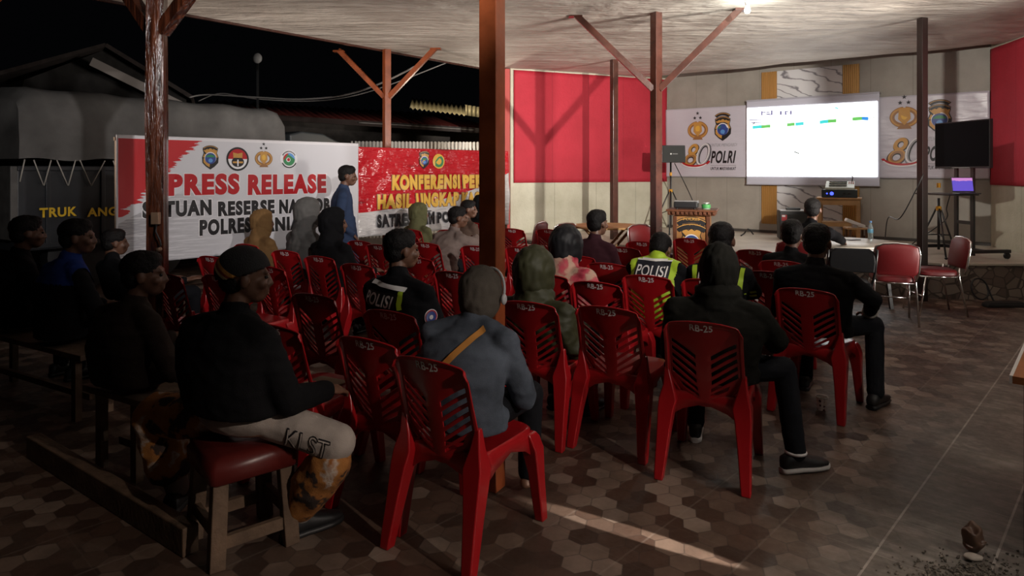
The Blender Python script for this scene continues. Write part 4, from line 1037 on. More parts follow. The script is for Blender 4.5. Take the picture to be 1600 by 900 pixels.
# ------------------------------------------------------------------ mixer table and audio gear
MX, MY = 5.33, 11.05
t = thing('side_table', 'tall pale wooden side table on the stage carrying the audio mixer', 'table', (MX, MY, SZ), 28)
mz = .71
bm = NB(); box(bm, (0, 0, mz-.0125), (.66, .46, .025)); obj('tabletop', bm, WOOD, t, bevel=.004)
for x in (-.28, .28):
    for y in (-.18, .18): bm = NB(); box(bm, (x, y, (mz-.026)/2), (.055, .045, mz-.026)); obj('leg', bm, WOOD, t, bevel=.003)
bm = NB(); box(bm, (0, -.18, mz-.075), (.52, .02, .09)); box(bm, (0, .18, mz-.075), (.52, .02, .09)); obj('apron', bm, WOOD, t)
bm = NB(); box(bm, (0, 0, .30), (.60, .40, .02)); box(bm, (0, -.20, .27), (.52, .015, .05)); obj('shelf', bm, WOOD, t, bevel=.003)
fwd = lambda yaw: Vector((sin(radians(yaw)), cos(radians(yaw)), 0)); rgt = lambda yaw: Vector((cos(radians(yaw)), -sin(radians(yaw)), 0))
t = thing('amplifier', 'dark rack amplifier with a blue lit knob on the side table', 'amplifier', (MX, MY-.02, SZ+mz), 28)
bm = NB(); box(bm, (0, 0, .065), (.50, .36, .12)); obj('case', bm, mat('amp_case', (.03, .04, .04), .4), t, bevel=.005)
bm = NB(); box(bm, (0, -.183, .065), (.52, .008, .125)); obj('front_plate', bm, mat('amp_front', (.025, .035, .035), .35), t, bevel=.002)
for x, r, m in ((-.11, .028, E('amp_led', (.05, .08, 1.0), 3)), (-.18, .012, E('amp_led', (.05, .08, 1.0), 3)), (.06, .018, BLACK), (.14, .018, BLACK)):
    bm = NB(); lathe(bm, [(0, 0), (r, 0), (r*.85, .014), (0, .014)], seg=18); bmesh.ops.transform(bm, matrix=Matrix.Translation((x, -.187, .065)) @ Matrix.Rotation(pi/2, 4, 'X'), verts=bm.verts); obj('knob', bm, m, t, smooth=40)
t = thing('audio_mixer', 'pale sloped audio mixer with rows of sliders on top of the amplifier', 'mixer', (MX+.0, MY-.03, SZ+mz+.126), 28)
bm = NB(); R = [[(x, -.17, 0), (x, .15, 0), (x, .15, .13), (x, .10, .135), (x, -.17, .035)] for x in (-.21, .21)]; loft(bm, R); obj('mixer_body', bm, mat('mixer_grey', (.50, .55, .48), .4), t, bevel=.004)
bm = NB()
for j in range(3): box(bm, (-.03, -.1+j*.08, .067+j*.03), (.26, .035, .012))
obj('fader_bank', bm, BLACK, t); bm = NB()
for i in range(3):
    for j in range(2): ell(bm, (.13+i*.03, .0+j*.06, .10+j*.02), (.011, .011, .012), sub=2)
obj('knob_bank', bm, P_RED, t, smooth=180)
bm = NB(); tube(bm, [(.17, .1, .13), (.18, .12, .2), (.17, .13, .22)], .008, 6); obj('plug', bm, BLACK, t, smooth=180)
# subwoofer
t = thing('floor_speaker', 'black floor speaker box with a red sticker behind the writing man', 'speaker', (4.74, 11.42, SZ), 15)
bm = NB(); box(bm, (0, 0, .235), (.48, .40, .47)); obj('cabinet', bm, BLACK, t, bevel=.01)
bm = NB(); box(bm, (0, 0, .476), (.46, .38, .012)); obj('pale_top', bm, mat('pale_top', (.42,) * 3, .5), t)
bm = NB(); box(bm, (.04, -.203, .24), (.32, .01, .36)); obj('grille', bm, mat('speaker_grille', (.02,) * 3), t, bevel=.003)
bm = NB(); box(bm, (-.17, -.204, .36), (.08, .006, .10)); obj('sticker', bm, P_RED, t)
bm = NB(); box(bm, (-.18, -.208, .39), (.05, .004, .03)); obj('sticker_print', bm, P_WHITE, t)
bm = NB(); box(bm, (0, 0, .02), (.22, .16, .035)); o = obj('router_box', bm, BLACK, bevel=.006); o.location = (4.72, 11.40, SZ+.4825); o.rotation_euler = (0, 0, -.3); tag(o, 'flat black receiver box on top of the floor speaker', 'receiver')
# stool with handset
t = thing('low_stool', 'small dark wooden stool on the stage under the white handset', 'stool', (5.05, 9.95, SZ), 10)
bm = NB(); box(bm, (0, 0, .30), (.30, .26, .025)); obj('stool_top', bm, WOOD, t, bevel=.004)
for x in (-.11, .11):
    for y in (-.09, .09): bm = NB(); box(bm, (x, y, .143), (.03, .03, .286)); obj('leg', bm, mat('dark_leg', (.10, .045, .02), .5), t)
t = thing('handset', 'white slanted telephone handset lying on the low stool', 'telephone', (5.02, 9.95, SZ+.313), 10)
bm = NB(); R = [[(-.13, y, .09), (.10, y, 0), (.14, y, 0), (.14, y, .035), (-.11, y, .135)] for y in (-.05, .05)]; loft(bm, R); obj('handset_body', bm, WHITE, t, bevel=.008)
bm = NB(); box(bm, (-.0, -.0, .04), (.05, .08, .08)); obj('cradle', bm, mat('cradle_grey', (.4,) * 3), t)

# ------------------------------------------------------------------ television on a rolling stand
ta, tb = at(1461, 228, 9.55), at(1547, 224, 8.62)
tc_ = (ta+tb)/2; dv = tb-ta; yawtv = math.degrees(atan2(-dv.y, dv.x)); wtv = Vector((dv.x, dv.y)).length; zb_, zt_ = at(1461, 263, 9.55).z, at(1461, 193, 9.55).z
t = thing('television', 'large black switched-off television on a rolling stand by the red corner', 'television', (tc_.x, tc_.y, zb_), yawtv)
hh = zt_-zb_
bm = NB(); box(bm, (0, .02, hh/2), (wtv, .05, hh)); obj('housing', bm, BLACK, t, bevel=.006)
bm = NB(); box(bm, (0, -.007, hh/2+.005), (wtv-.03, .004, hh-.04)); obj('screen', bm, mat('tv_glass', (.004, .004, .005), .4, spec=.03), t)
bm = NB(); box(bm, (0, -.007, .008), (.3, .006, .008)); obj('lower_trim', bm, mat('plate_grey', (.3,) * 3), t)
t = thing('television_stand', 'black rolling stand with two uprights and a shelf holding the laptop', 'stand', (tc_.x-.02, tc_.y+.02, SZ), yawtv)
for x in (-.14, .14):
    bm = NB(); box(bm, (x, .085, .78), (.055, .03, 1.52)); obj('upright', bm, BLKMETAL, t, bevel=.004)
bm = NB(); box(bm, (0, .075, zb_-SZ+hh/2), (.42, .05, .35)); obj('mount_plate', bm, BLKMETAL, t)
for z in (.12, .45, .95): bm = NB(); box(bm, (0, .085, z), (.30, .025, .045)); obj('crossbar', bm, BLKMETAL, t)
for x in (-.36, .36):
    bm = NB(); bar(bm, (x, -.40, .10), (x, .42, .10), .055, .045); b_ = obj('base_rail', bm, BLKMETAL, t, bevel=.006)
    for y in (-.36, .38):
        bm = NB(); lathe(bm, [(0, -.015), (.04, -.015), (.04, .015), (0, .015)], seg=20); bmesh.ops.transform(bm, matrix=Matrix.Translation((x, y, .041)) @ Matrix.Rotation(pi/2, 4, 'Y'), verts=bm.verts); box(bm, (x, y, .075), (.03, .03, .03)); obj('caster', bm, BLACK, b_, smooth=40)
bm = NB(); box(bm, (0, .085, .10), (.74, .05, .04)); obj('base_bar', bm, BLKMETAL, t)
lp = at(1507, 303, 8.9); sh_z = lp.z-SZ
bm = NB(); box(bm, (-.08, -.12, sh_z-.012), (.62, .44, .02)); obj('shelf', bm, BLKMETAL, t, bevel=.003)
R_tv = Matrix.Rotation(-radians(yawtv), 3, 'Z')
t = thing('laptop', 'open laptop with a glowing purple screen on the television stand shelf', 'laptop', lp+Vector((0, 0, 0)), 8)
bm = NB(); box(bm, (0, -.06, .01), (.26, .18, .016)); obj('keyboard_base', bm, mat('laptop_dark', (.03,) * 3, .4), t, bevel=.003)
Mt = Matrix.Translation((0, .03, .018)) @ Matrix.Rotation(-.22, 4, 'X')
bm = NB(); box(bm, (0, 0, .105), (.27, .008, .20), Mt); obj('lid', bm, mat('laptop_dark', (.03,) * 3), t, bevel=.003)
def lapscreen():
    m, nt, b = newmat('laptop_screen'); T = NT(m); P = T.mapped(); s = T.n('ShaderNodeSeparateXYZ'); T.l(P, s.inputs[0])
    top = T.math('GREATER_THAN', T.math('ADD', s.outputs[2], T.math('MULTIPLY', T.noise(P, 14, 3), .03)), .185)
    c = T.mix(top, (.11, .07, .52), (.55, .22, .55)); T.l(c, b.inputs['Emission Color']); b.inputs['Emission Strength'].default_value = 1.1; b.inputs['Base Color'].default_value = (.02, .02, .03, 1); return m
bm = NB(); box(bm, (0, -.0055, .107), (.25, .002, .175), Mt); obj('screen', bm, lapscreen(), t)
tripod('music_stand', 'second black tripod with a yellow collar beside the television stand', 5.66, 9.0, SZ, .78, .30, .62)
wire('floor_cable', [at(1484, 306, 9.1), at(1479, 325, 9.3), at(1476, 345, 9.4), Vector((5.62, 9.55, SZ+.1)), ground(1436, 386, SZ+.008), ground(1431, 399, SZ+.008), ground(1448, 402, SZ+.008)], .007, 'black cable looping from the laptop shelf down to the stage floor')
wire('post_cable', [Vector((4.995, 8.24, 1.55)), Vector((4.93, 8.28, 1.36)), Vector((4.86, 8.5, 1.0)), at(1388, 340, 8.9), at(1383, 372, 9.3)], .007, 'thin cable hanging along the slim black post to the stage')
wire('coiled_cable', [(5.6+.1*cos(a), 8.12+.10*sin(a)*.35, .18+.12*sin(a)) for a in [k*.5 for k in range(14)]]+[(5.75, 8.05, .012), (5.9, 7.95, .012)], .010, 'black cable coil leaning against the pebble stage front')
bm = NB(); R = [[(x*s, y*s, z) for x, y in ((-.24, -.07), (.22, -.08), (.26, 0), (.22, .08), (-.22, .08), (-.26, 0))] for z, s in ((.0, 1), (.03, .98), (.055, .8))]
loft(bm, R); o = obj('equipment_bag', bm, mat('black_cloth', (.012,) * 3, .85), bevel=.01); o.location = (5.78, 7.96, .002); tag(o, 'flat black bag lying on the floor at the stage front under the television', 'bag')
wire('stage_cable', [ground(1158, 368, SZ+.012), ground(1163, 364.5, SZ+.012), at(1169, 358, 12.0), ground(1177, 366, SZ+.012)], .012, 'short dark cable arching up at the foot of the back wall')

# paper cup, rubbish, gravel, timber, stools, benches
t = thing('paper_cup', 'white paper cup with dark dots on the floor under the aisle chair', 'cup', ground(1284, 640), 0)
def cupm():
    m, nt, b = newmat('dotted_paper'); T = NT(m); v = T.n('ShaderNodeTexVoronoi'); v.inputs['Scale'].default_value = 34; v.inputs['Randomness'].default_value = .3; T.l(T.mapped(), v.inputs['Vector'])
    T.l(T.mix(T.math('LESS_THAN', v.outputs['Distance'], .30), (.88, .82, .76), (.10, .03, .03)), b.inputs['Base Color']); return m
bm = NB(); lathe(bm, [(0, 0), (.026, 0), (.036, .085), (.034, .085), (.024, .004), (0, .004)], seg=28); obj('cup_wall', bm, cupm(), t, smooth=40)
bm = NB(); tube(bm, [(.0365*cos(a), .0365*sin(a), .086) for a in [2*pi*k/24 for k in range(24)]], .003, 6, closed=True); obj('rim', bm, WHITE, t, smooth=180)
p = ground(1520, 862)
bm = NB(); ell(bm, (0, 0, .055), (.045, .04, .055), sub=4); 
for v in bm.verts: v.co *= 1+.35*noise.noise(v.co*30); v.co.z = max(v.co.z, .001)
o = obj('crumpled_bag', bm, mat('brown_bag', (.16, .09, .06), .4), smooth=30); o.location = p; tag(o, 'small crumpled brown bag lying on the worn tiles near the frame corner', 'rubbish')
bm = NB(); ell(bm, (0, 0, .012), (.04, .025, .012), sub=3)
for v in bm.verts: v.co *= 1+.25*noise.noise(v.co*40); v.co.z = max(v.co.z, .001)
o = obj('paper_scrap', bm, mat('paper_scrap', (.6, .52, .45), .7), smooth=40); o.location = p+Vector((-.035, -.06, 0)); tag(o, 'small pale paper scrap next to the crumpled bag', 'rubbish')
bm = NB(); rg = random.Random(3)
for k in range(420):
    px, py = rg.gauss(1500, 50), 905-abs(rg.gauss(0, 18)); q_ = ground(min(px, 1590), py); r = rg.uniform(.002, .006)
    bmesh.ops.create_icosphere(bm, subdivisions=1, radius=r, matrix=Matrix.Translation((q_.x, q_.y, r*.7)) @ Matrix.Rotation(rg.random()*3, 4, 'X') @ Matrix.Diagonal((1.3, 1, .8, 1)))
o = obj('gravel', bm, mat('gravel', (.15, .125, .10), .5, var=.5, vscale=80)); o['kind'] = 'stuff'; o['label'] = 'loose gravel grains spilled on the tiles near the frame corner'; o['category'] = 'gravel'
a, b = ground(52, 712), ground(326, 880)
bm = NB(); bar(bm, (a.x, a.y, .06), (b.x-.10, b.y+.06, .06), .07, .12); tag(obj('timber_beam', bm, OLDWOOD, bevel=.006), 'long rough timber beam lying on the floor behind the red stool', 'timber')
SX, SY, SYAW = -1.165, 2.93, -40
t = thing('stool', 'square wooden stool with a dark red padded top under the cap wearer', 'stool', (SX, SY, 0), SYAW)
bm = NB(); R = [[(x*s*.17, y*s*.17, z) for x, y in ((-1, -.9), (-.9, -1), (.9, -1), (1, -.9), (1, .9), (.9, 1), (-.9, 1), (-1, .9))] for z, s in ((.335, .98), (.345, 1.06), (.405, 1.07), (.435, .96), (.442, .7))]
loft(bm, R); obj('cushion', bm, mat('oxblood_vinyl', (.10, .012, .010), .35), t, smooth=60)
for x in (-.135, .135):
    for y in (-.135, .135): bm = NB(); bar(bm, (x, y, .336), (x*1.14, y*1.14, 0), .062, .05); obj('leg', bm, OLDWOOD, t, bevel=.004)
for y in (-.15, .15): bm = NB(); box(bm, (0, y, .10), (.24, .025, .05)); obj('stretcher', bm, OLDWOOD, t)
for x in (-.15, .15): bm = NB(); box(bm, (x, 0, .14), (.025, .24, .05)); obj('stretcher', bm, OLDWOOD, t)
def bench(X, Y, yaw, L, label):
    t = thing('wooden_bench', label, 'bench', (X, Y, 0), yaw, 'wooden benches in the dark')
    bm = NB(); box(bm, (0, 0, .42), (L, .28, .035)); obj('seat_plank', bm, OLDWOOD, t, bevel=.004)
    for s in (-1, 1):
        bm = NB(); box(bm, (s*(L/2-.12), -.10, .2), (.05, .04, .40)); obj('leg', bm, OLDWOOD, t); bm = NB(); box(bm, (s*(L/2-.12), .10, .2), (.05, .04, .40)); obj('leg', bm, OLDWOOD, t)
    bm = NB(); box(bm, (0, 0, .12), (L-.26, .03, .04)); obj('stretcher', bm, OLDWOOD, t)
bench(-3.28, 4.74, 30, 1.5, 'wooden bench in the dark carrying the man with the blue collar')
bench(-2.02, 3.66, 30, .56, 'short wooden bench in the dark under the person in the brown jacket')
bench(-3.12, 5.75, 32, .6, 'short wooden bench farthest in the dark, before the truck')

bm = NB(); box(bm, (0, 0, .0015), (.20, .14, .003)); o = obj('cardboard_sheet', bm, mat('cardboard', (.34, .25, .17), .8)); o.location = (CHAIRS['H2'][1].x+.02, CHAIRS['H2'][1].y+.10, .436); o.rotation_euler = (0, 0, -.5)
tag(o, 'small sheet of brown cardboard on a red chair seat beside the beanie wearer', 'cardboard')

# ------------------------------------------------------------------ people
SKIN = mat('skin', (.135, .063, .038), .5, bump=.05, bscale=200)
HAIR = mat('black_hair', (.007, .006, .006), .55, bump=.6, bscale=160, spec=.2)
EYE = mat('eye_dark', (.02, .015, .012), .15)
def cloth(name, col, var=.15, rough=.85): return mat(name, tuple(c*.8 for c in col), rough, bump=.25, bscale=260, var=var, vscale=7, spec=.12)
C_BLACK = cloth('cloth_black', (.008, .008, .0095)); C_DARK = cloth('cloth_charcoal', (.018, .018, .020)); C_JEAN = cloth('cloth_dark_trousers', (.012, .013, .017))
SOLEW = mat('sole_white', (.55, .52, .50), .6); SHOEB = mat('shoe_black', (.012, .012, .013), .5)
REFL = mat('reflective_tape', (.88, .86, .84), .35); NEON = mat('neon_yellow', (.42, .62, .03), .6, bump=.2, bscale=250)

def dirv(a): return Vector((sin(radians(a)), cos(radians(a)), 0))
def hand_bm(bm, wrist, d, side, up=Vector((0, 0, 1)), curl=.6, s=1.0):
    """palm, four bent fingers and a thumb; d = pointing direction, up = back of the hand"""
    d = Vector(d).normalized(); up = (Vector(up)-d*Vector(up).dot(d)).normalized(); x = d.cross(up)*(-side)   # x towards the thumb
    W = Vector(wrist)
    M = Matrix((x, d, up)).transposed().to_4x4(); M.translation = W
    ell(bm, (0, .05*s, 0), (.040*s, .055*s, .016*s), M, 2)
    cap_seg(bm, W-d*.02, .024*s, W+d*.03*s, .022*s, 8)
    for k, L in enumerate((.066, .074, .070, .055)):
        o = W+x*(.029-.019*k)*s+d*.092*s; a = curl*.6; p1 = o+(d*cos(a)-up*sin(a))*L*.5*s; a2 = curl*1.5; p2 = p1+(d*cos(a2)-up*sin(a2))*L*.5*s
        cap_seg(bm, o-d*.02, .0092*s, p1, .0088*s, 8); cap_seg(bm, p1, .0088*s, p2, .0078*s, 8)
    t0 = W+x*.034*s+d*.03*s; t1 = t0+(x*.8+d*.7-up*.3).normalized()*.035*s; t2 = t1+(x*.25+d-up*.4).normalized()*.03*s
    cap_seg(bm, t0-x*.012, .013*s, t1, .0105*s, 8); cap_seg(bm, t1, .0105*s, t2, .009*s, 8)
def head_bm(bm, M, s=1.0):
    T = M @ Matrix.Diagonal((s, s, s, 1))
    def e(c, r, sub=3): ell(bm, c, r, T, sub)
    def cp(a, ra, b, rb): cap_seg(bm, T @ Vector(a), ra*s, T @ Vector(b), rb*s, 10)
    e((0, -.012, .022), (.077, .096, .092)); e((0, .020, -.028), (.063, .073, .082)); e((0, .044, -.085), (.042, .042, .030))
    cp((0, .090, .004), .009, (0, .103, -.036), .0135); cp((-.013, .097, -.042), .009, (.013, .097, -.042), .009)
    cp((-.036, .081, .016), .011, (.036, .081, .016), .011)
    for k in (-1, 1):
        e((k*.042, .062, -.030), (.026, .026, .024), 2); e((k*.079, -.006, -.012), (.011, .021, .033), 2)
    cp((-.019, .090, -.064), .008, (.019, .090, -.064), .008); cp((-.016, .088, -.076), .0085, (.016, .088, -.076), .0085)
def shoe(parent, ankle, ang, m, solem, s=1.0, name='shoe'):
    f = dirv(ang); r = Vector((f.y, -f.x, 0)); A = Vector((ankle[0], ankle[1], 0))
    def ring(y, w_, z0, z1, n=12):
        out = []
        for k in range(n):
            a = 2*pi*k/n; c, sn = cos(a), sin(a)
            out.append(A+f*y*s+r*w_*s*(abs(c)**.7)*(1 if c > 0 else -1)+Vector((0, 0, (z0+(z1-z0)*(.5+.5*sn*abs(sn)**-.3 if sn else .5))*s)))
        return out
    zb = ankle[2] if len(ankle) > 2 else 0
    bm = NB(); loft(bm, [ring(y, w_, .022, h_) for y, w_, h_ in ((-.085, .018, .055), (-.075, .034, .09), (-.03, .038, .108), (.02, .038, .10), (.07, .044, .078), (.13, .046, .062), (.175, .036, .052), (.198, .014, .04))])
    o = obj(name, bm, m, parent, smooth=180)
    bm = NB(); loft(bm, [ring(y, w_, .0, .030) for y, w_ in ((-.09, .02), (-.078, .037), (-.03, .040), (.02, .040), (.07, .047), (.13, .049), (.178, .039), (.203, .016))])
    obj('sole', bm, solem, o, smooth=60); return o

PEOPLE = {}
def person(key, label, org, yaw, head, hy=.02, seat=.452, sw=1.0, hs=1.0, hyaw=0, hpitch=0, bow=.03, jacket=None, trousers=None, wear='hair', wearm=None,
           knees=None, ankles=None, toes=(6, 6), hands=None, elbows=None, shoes=None, sole=None, stand=False, coat=None, group='people seated in the audience', vox=.010, wr=.006, puff=1.0, eyes=False, pel=-.04, bare=False, zhead=None, hem=0.0, cowl=None, hemz=0.0, nup=0.0, solve=True, legr=1.0, nofill=False):
    jacket = jacket or C_BLACK; trousers = trousers or C_JEAN
    t = thing('person', label, 'person', (org.x, org.y, 0), yaw, group)
    f, r = dirv(yaw), Vector((cos(radians(yaw)), -sin(radians(yaw)), 0))
    # head position: on the ray of the photo pixel, hy ahead of the seat
    q_ = (head[0]-800)/F
    hx = (q_*(org.y+f.y*hy)-org.x-f.x*hy)/(r.x-q_*r.y) if solve else 0.0
    Yh = org.y+r.y*hx+f.y*hy; ztop = CAMZ-(head[1]-HZ)*Yh/F
    if zhead: ztop = zhead
    extra = {'hair': .012, 'hood': .030, 'beanie': .022, 'cap': .02, 'hijab': .022, 'none': 0}[wear]
    C_ = Vector((hx, hy, ztop-.114*hs-extra))
    print('person %-4s hx %.2f top %.2f Y %.2f' % (key, hx, ztop, Yh))
    Mh = Matrix.Translation(C_) @ Matrix.Rotation(-radians(hyaw), 4, 'Z') @ Matrix.Rotation(-radians(hpitch), 4, 'X')
    nb = Mh @ Vector((0, -.03, -.085)); N = Vector((nb.x*.88, nb.y-.02, nb.z-.075*hs+nup))
    B = Vector((0, pel, seat+.03)) if not stand else Vector((0, 0, .90))
    spine = lambda s: B+(N-B)*s+Vector((0, -bow*sin(pi*min(1, s)), 0))
    prof = [(0, .180, .128), (.22, .172, .122), (.5, .186, .124), (.74, .203, .116), (.88, .178, .096), (.96, .105, .078), (1.02, .066, .066)]
    sh = {k: spine(.85)+Vector((k*.168*sw, -.005, -.012)) for k in (-1, 1)}
    th = C_.z-N.z
    if stand:
        el = {k: sh[k]+Vector((k*.07, -.05, -.28)) for k in (-1, 1)}; wrs = {k: Vector((k*.17, .13, B.z+.02)) for k in (-1, 1)}
        hip = {k: Vector((k*.085, 0, .86)) for k in (-1, 1)}; kn = {k: Vector((k*.09, .02, .48)) for k in (-1, 1)}; an = {k: Vector((k*.09, -.02, .10)) for k in (-1, 1)}
    else:
        el = {k: sh[k]+Vector((k*.055, .09, -.255)) for k in (-1, 1)}; wrs = {k: Vector((k*.115, .30, seat+.185)) for k in (-1, 1)}
        hip = {k: Vector((k*.09, pel+.02, seat+.088)) for k in (-1, 1)}; kn = {k: Vector((k*.125, .37, seat+.07)) for k in (-1, 1)}; an = {k: Vector((k*.125, .36, .10)) for k in (-1, 1)}
    for d_, src in ((kn, knees), (an, ankles), (wrs, hands), (el, elbows)):
        if src:
            for k, v in zip((-1, 1), src):
                if v is not None: d_[k] = Vector(v)
    def torso(bm, fac, s0=0.0, add=0):
        R = []
        for s, w_, d_ in prof:
            if s0: s = s0+(1-s0)*s if s < 1 else s
            p = spine(s); R.append([(p.x+(w_*sw*fac+add)*cos(a)*(abs(cos(a))**-.15 if abs(cos(a)) > .01 else 1), p.y+(d_*fac+add)*sin(a), p.z+.02*max(0, s-.7)*abs(cos(a))*-3*(1 if s < 1 else 0)) for a in [2*pi*k/24 for k in range(24)]])
        loft(bm, R)
    # the body: one continuous surface
    bm = NB(); torso(bm, .78); cap_seg(bm, N-(nb-N)*.4, .056, nb, .052); head_bm(bm, Mh, hs)
    for k in (-1, 1):
        cap_seg(bm, sh[k], .05, el[k], .04); cap_seg(bm, el[k], .04, wrs[k], .026)
        hd = (wrs[k]-el[k]).normalized(); hd = (hd+Vector((-k*.15, .35 if not stand else 0, -.15))).normalized()
        hand_bm(bm, wrs[k]+hd*.012, hd, k, Vector((k*.35, .2, .9)))
        cap_seg(bm, hip[k], .066, kn[k], .048); cap_seg(bm, kn[k], .046, an[k], .034)
        a = toes[0 if k < 0 else 1]*k; ft = dirv(a); cap_seg(bm, an[k]-Vector((0, 0, .045))-ft*.03, .030, an[k]-Vector((0, 0, .062))+ft*.12, .024)
    ell(bm, (0, pel if not stand else 0, B.z+.06), (.15, .11, .08))
    me = remesh(bm, vox*.88, 2, .4); body = link('body', me, SKIN, t, smooth=180)
    if eyes:
        for k in (-1, 1):
            bm = NB(); ell(bm, Mh @ (Vector((k*.031, .082, -.004))*hs), (.010, .010, .009), sub=2); obj('eye', bm, EYE, t, smooth=180)
    # jacket
    bm = NB(); torso(bm, puff, hemz, .006)
    for k in (-1, 1):
        cap_seg(bm, N+Vector((k*.035, -.005, -.035)), .062, sh[k]+Vector((k*.01, 0, .004)), .062*puff)
        cap_seg(bm, sh[k], .066*puff, el[k], .056*puff); cap_seg(bm, el[k], .056*puff, wrs[k]-(wrs[k]-el[k]).normalized()*.015, .042*puff)
    if not stand and not hemz:
        p = spine(0); ell(bm, (p.x, p.y+.012, p.z+.05+hem), (.190*puff*sw, .140*puff, .075))
    if cowl:
        for i in range(9):
            a = pi*(1.0+i/8); b_ = pi*(1.0+(i+1)/8)
            cap_seg(bm, N+Vector((.085*cos(a), .02+.085*sin(a), .030)), cowl, N+Vector((.085*cos(b_), .02+.085*sin(b_), .030)), cowl, 8)
    else:
        cap_seg(bm, N-Vector((0, 0, .03)), .066, N+(nb-N)*.32, .064)
    if stand and coat:
        R = []
        for z, w_, d_ in ((.46, .245, .20), (.62, .225, .18), (.80, .20, .155), (.95, .18, .135), (1.05, .17, .125)): R.append([(w_*cos(a), d_*sin(a)-.01, z) for a in [2*pi*k/24 for k in range(24)]])
        loft(bm, R)
    if wear in ('hood', 'hijab') and hpitch < 5: cap_seg(bm, N+Vector((0, -.015, -.05)), .115*min(hs, 1.05), C_+Vector((0, -.032, -.055)), .088*hs, 16)
    me = remesh(bm, vox*1.05, 6); wrinkle(me, wr, 9, (1, 1, 1.6), seed=sum(map(ord, key)))
    jk = link('jacket', me, jacket, t, smooth=180)
    # trousers
    bm = NB(); lp_ = 1+(legr-1)*.8; ell(bm, (0, pel if not stand else 0, (seat+.088*lp_) if not stand else .88), (.172*min(sw, 1.05)*lp_, .125*lp_, .085*lp_ if not stand else .11))
    for k in (-1, 1):
        cap_seg(bm, hip[k], .083, kn[k], .064*legr); cap_seg(bm, kn[k], .064*legr, an[k]+Vector((0, 0, .0)), .054)
    me = remesh(bm, vox*1.1, 4); wrinkle(me, .005, 9, (1, 1, 1), seed=3+len(key))
    tr = link('trousers', me, trousers, t, smooth=180)
    shs = []
    for i, k in enumerate((-1, 1)):
        if not bare: shs.append(shoe(t, an[k], toes[i]*k, shoes or SHOEB, sole or SHOEB))
    # headwear, in the head's own frame
    def headpart(name, bm, m, solid=0, smooth=180, vox_=None, noisea=0, nf=20):
        if vox_:
            me = remesh(bm, vox_, 2)
            if noisea: wrinkle(me, noisea, nf, (1, 1, 1), seed=len(label))
            o = link(name, me, m, t, smooth=smooth)
        else: o = obj(name, bm, m, t, smooth=smooth, solid=solid)
        o.matrix_local = Mh @ Matrix.Diagonal((hs, hs, hs, 1)); return o
    hw = None
    if wear == 'hair':
        bm = NB(); ell(bm, (0, -.020, .043), (.085, .101, .085)); ell(bm, (0, -.050, -.010), (.074, .062, .070)); ell(bm, (0, .022, .075), (.066, .062, .048))
        hw = headpart('hair', bm, wearm or HAIR, vox_=.008, noisea=.006, nf=45)
    elif wear in ('hood', 'hijab'):
        bm = NB(); bmesh.ops.create_icosphere(bm, subdivisions=5, radius=1)
        dele = [v for v in bm.verts if v.co.normalized().dot(Vector((0, .97, -.12)).normalized()) > (.66 if wear == 'hood' else .80)]
        bmesh.ops.delete(bm, geom=dele, context='VERTS')
        for v in bm.verts:
            x, y, z = v.co; peak = max(0, -y)*max(0, z)
            low = max(0, -z-.25)
            nz = noise.noise(Vector((x*2, y*2, z*2+len(label))))
            v.co = Vector((x*(.100+.035*low+.006*nz), y*(.128+.02*low)-.012-.02*peak+.02*low*(1 if y > 0 else -.6), z*(.134+.035*low+.006*nz)+.004))
            v.co *= 1+.05*noise.noise(Vector((x*5, y*5, z*3+2)))
        hw = headpart('hood' if wear == 'hood' else 'head_scarf', bm, wearm or jacket, solid=.012)
    elif wear in ('beanie', 'cap'):
        bm = NB(); bmesh.ops.create_icosphere(bm, subdivisions=5, radius=1)
        bmesh.ops.delete(bm, geom=[v for v in bm.verts if v.co.z < -.12-.25*v.co.y*-1], context='VERTS')
        for v in bm.verts: v.co = Vector((v.co.x*.092, v.co.y*.108-.010, v.co.z*.100+.028))
        hw = headpart('beanie' if wear == 'beanie' else 'cap', bm, wearm or C_BLACK, solid=.010)
        if wear == 'cap':
            bm = NB(); V = []
            for i in range(13):
                a = pi*(i/12); V.append((.075*cos(a), .075+.085*sin(a), .028-.01*sin(a)))
            bm.faces.new([bm.verts.new(v) for v in V]); headpart('visor', bm, wearm or C_BLACK, solid=.006)
        bm = NB(); ell(bm, (0, -.045, -.012), (.072, .062, .060)); headpart('hair', bm, HAIR, vox_=.009, noisea=.004, nf=45)
    if wear in ('hood',) and not bare:
        pass
    PEOPLE[key] = dict(t=t, jk=jk, tr=tr, body=body, C=C_, N=N, B=B, spine=spine, hw=hw, sh=sh, el=el, wr=wrs, Mh=Mh, kn=kn)
    return PEOPLE[key]
def CP(key): return CHAIRS[key][1]
def bvh_of(o):
    me = o.data; M = o.matrix_local
    return BVHTree.FromPolygons([M @ v.co for v in me.vertices], [tuple(p.vertices) for p in me.polygons])
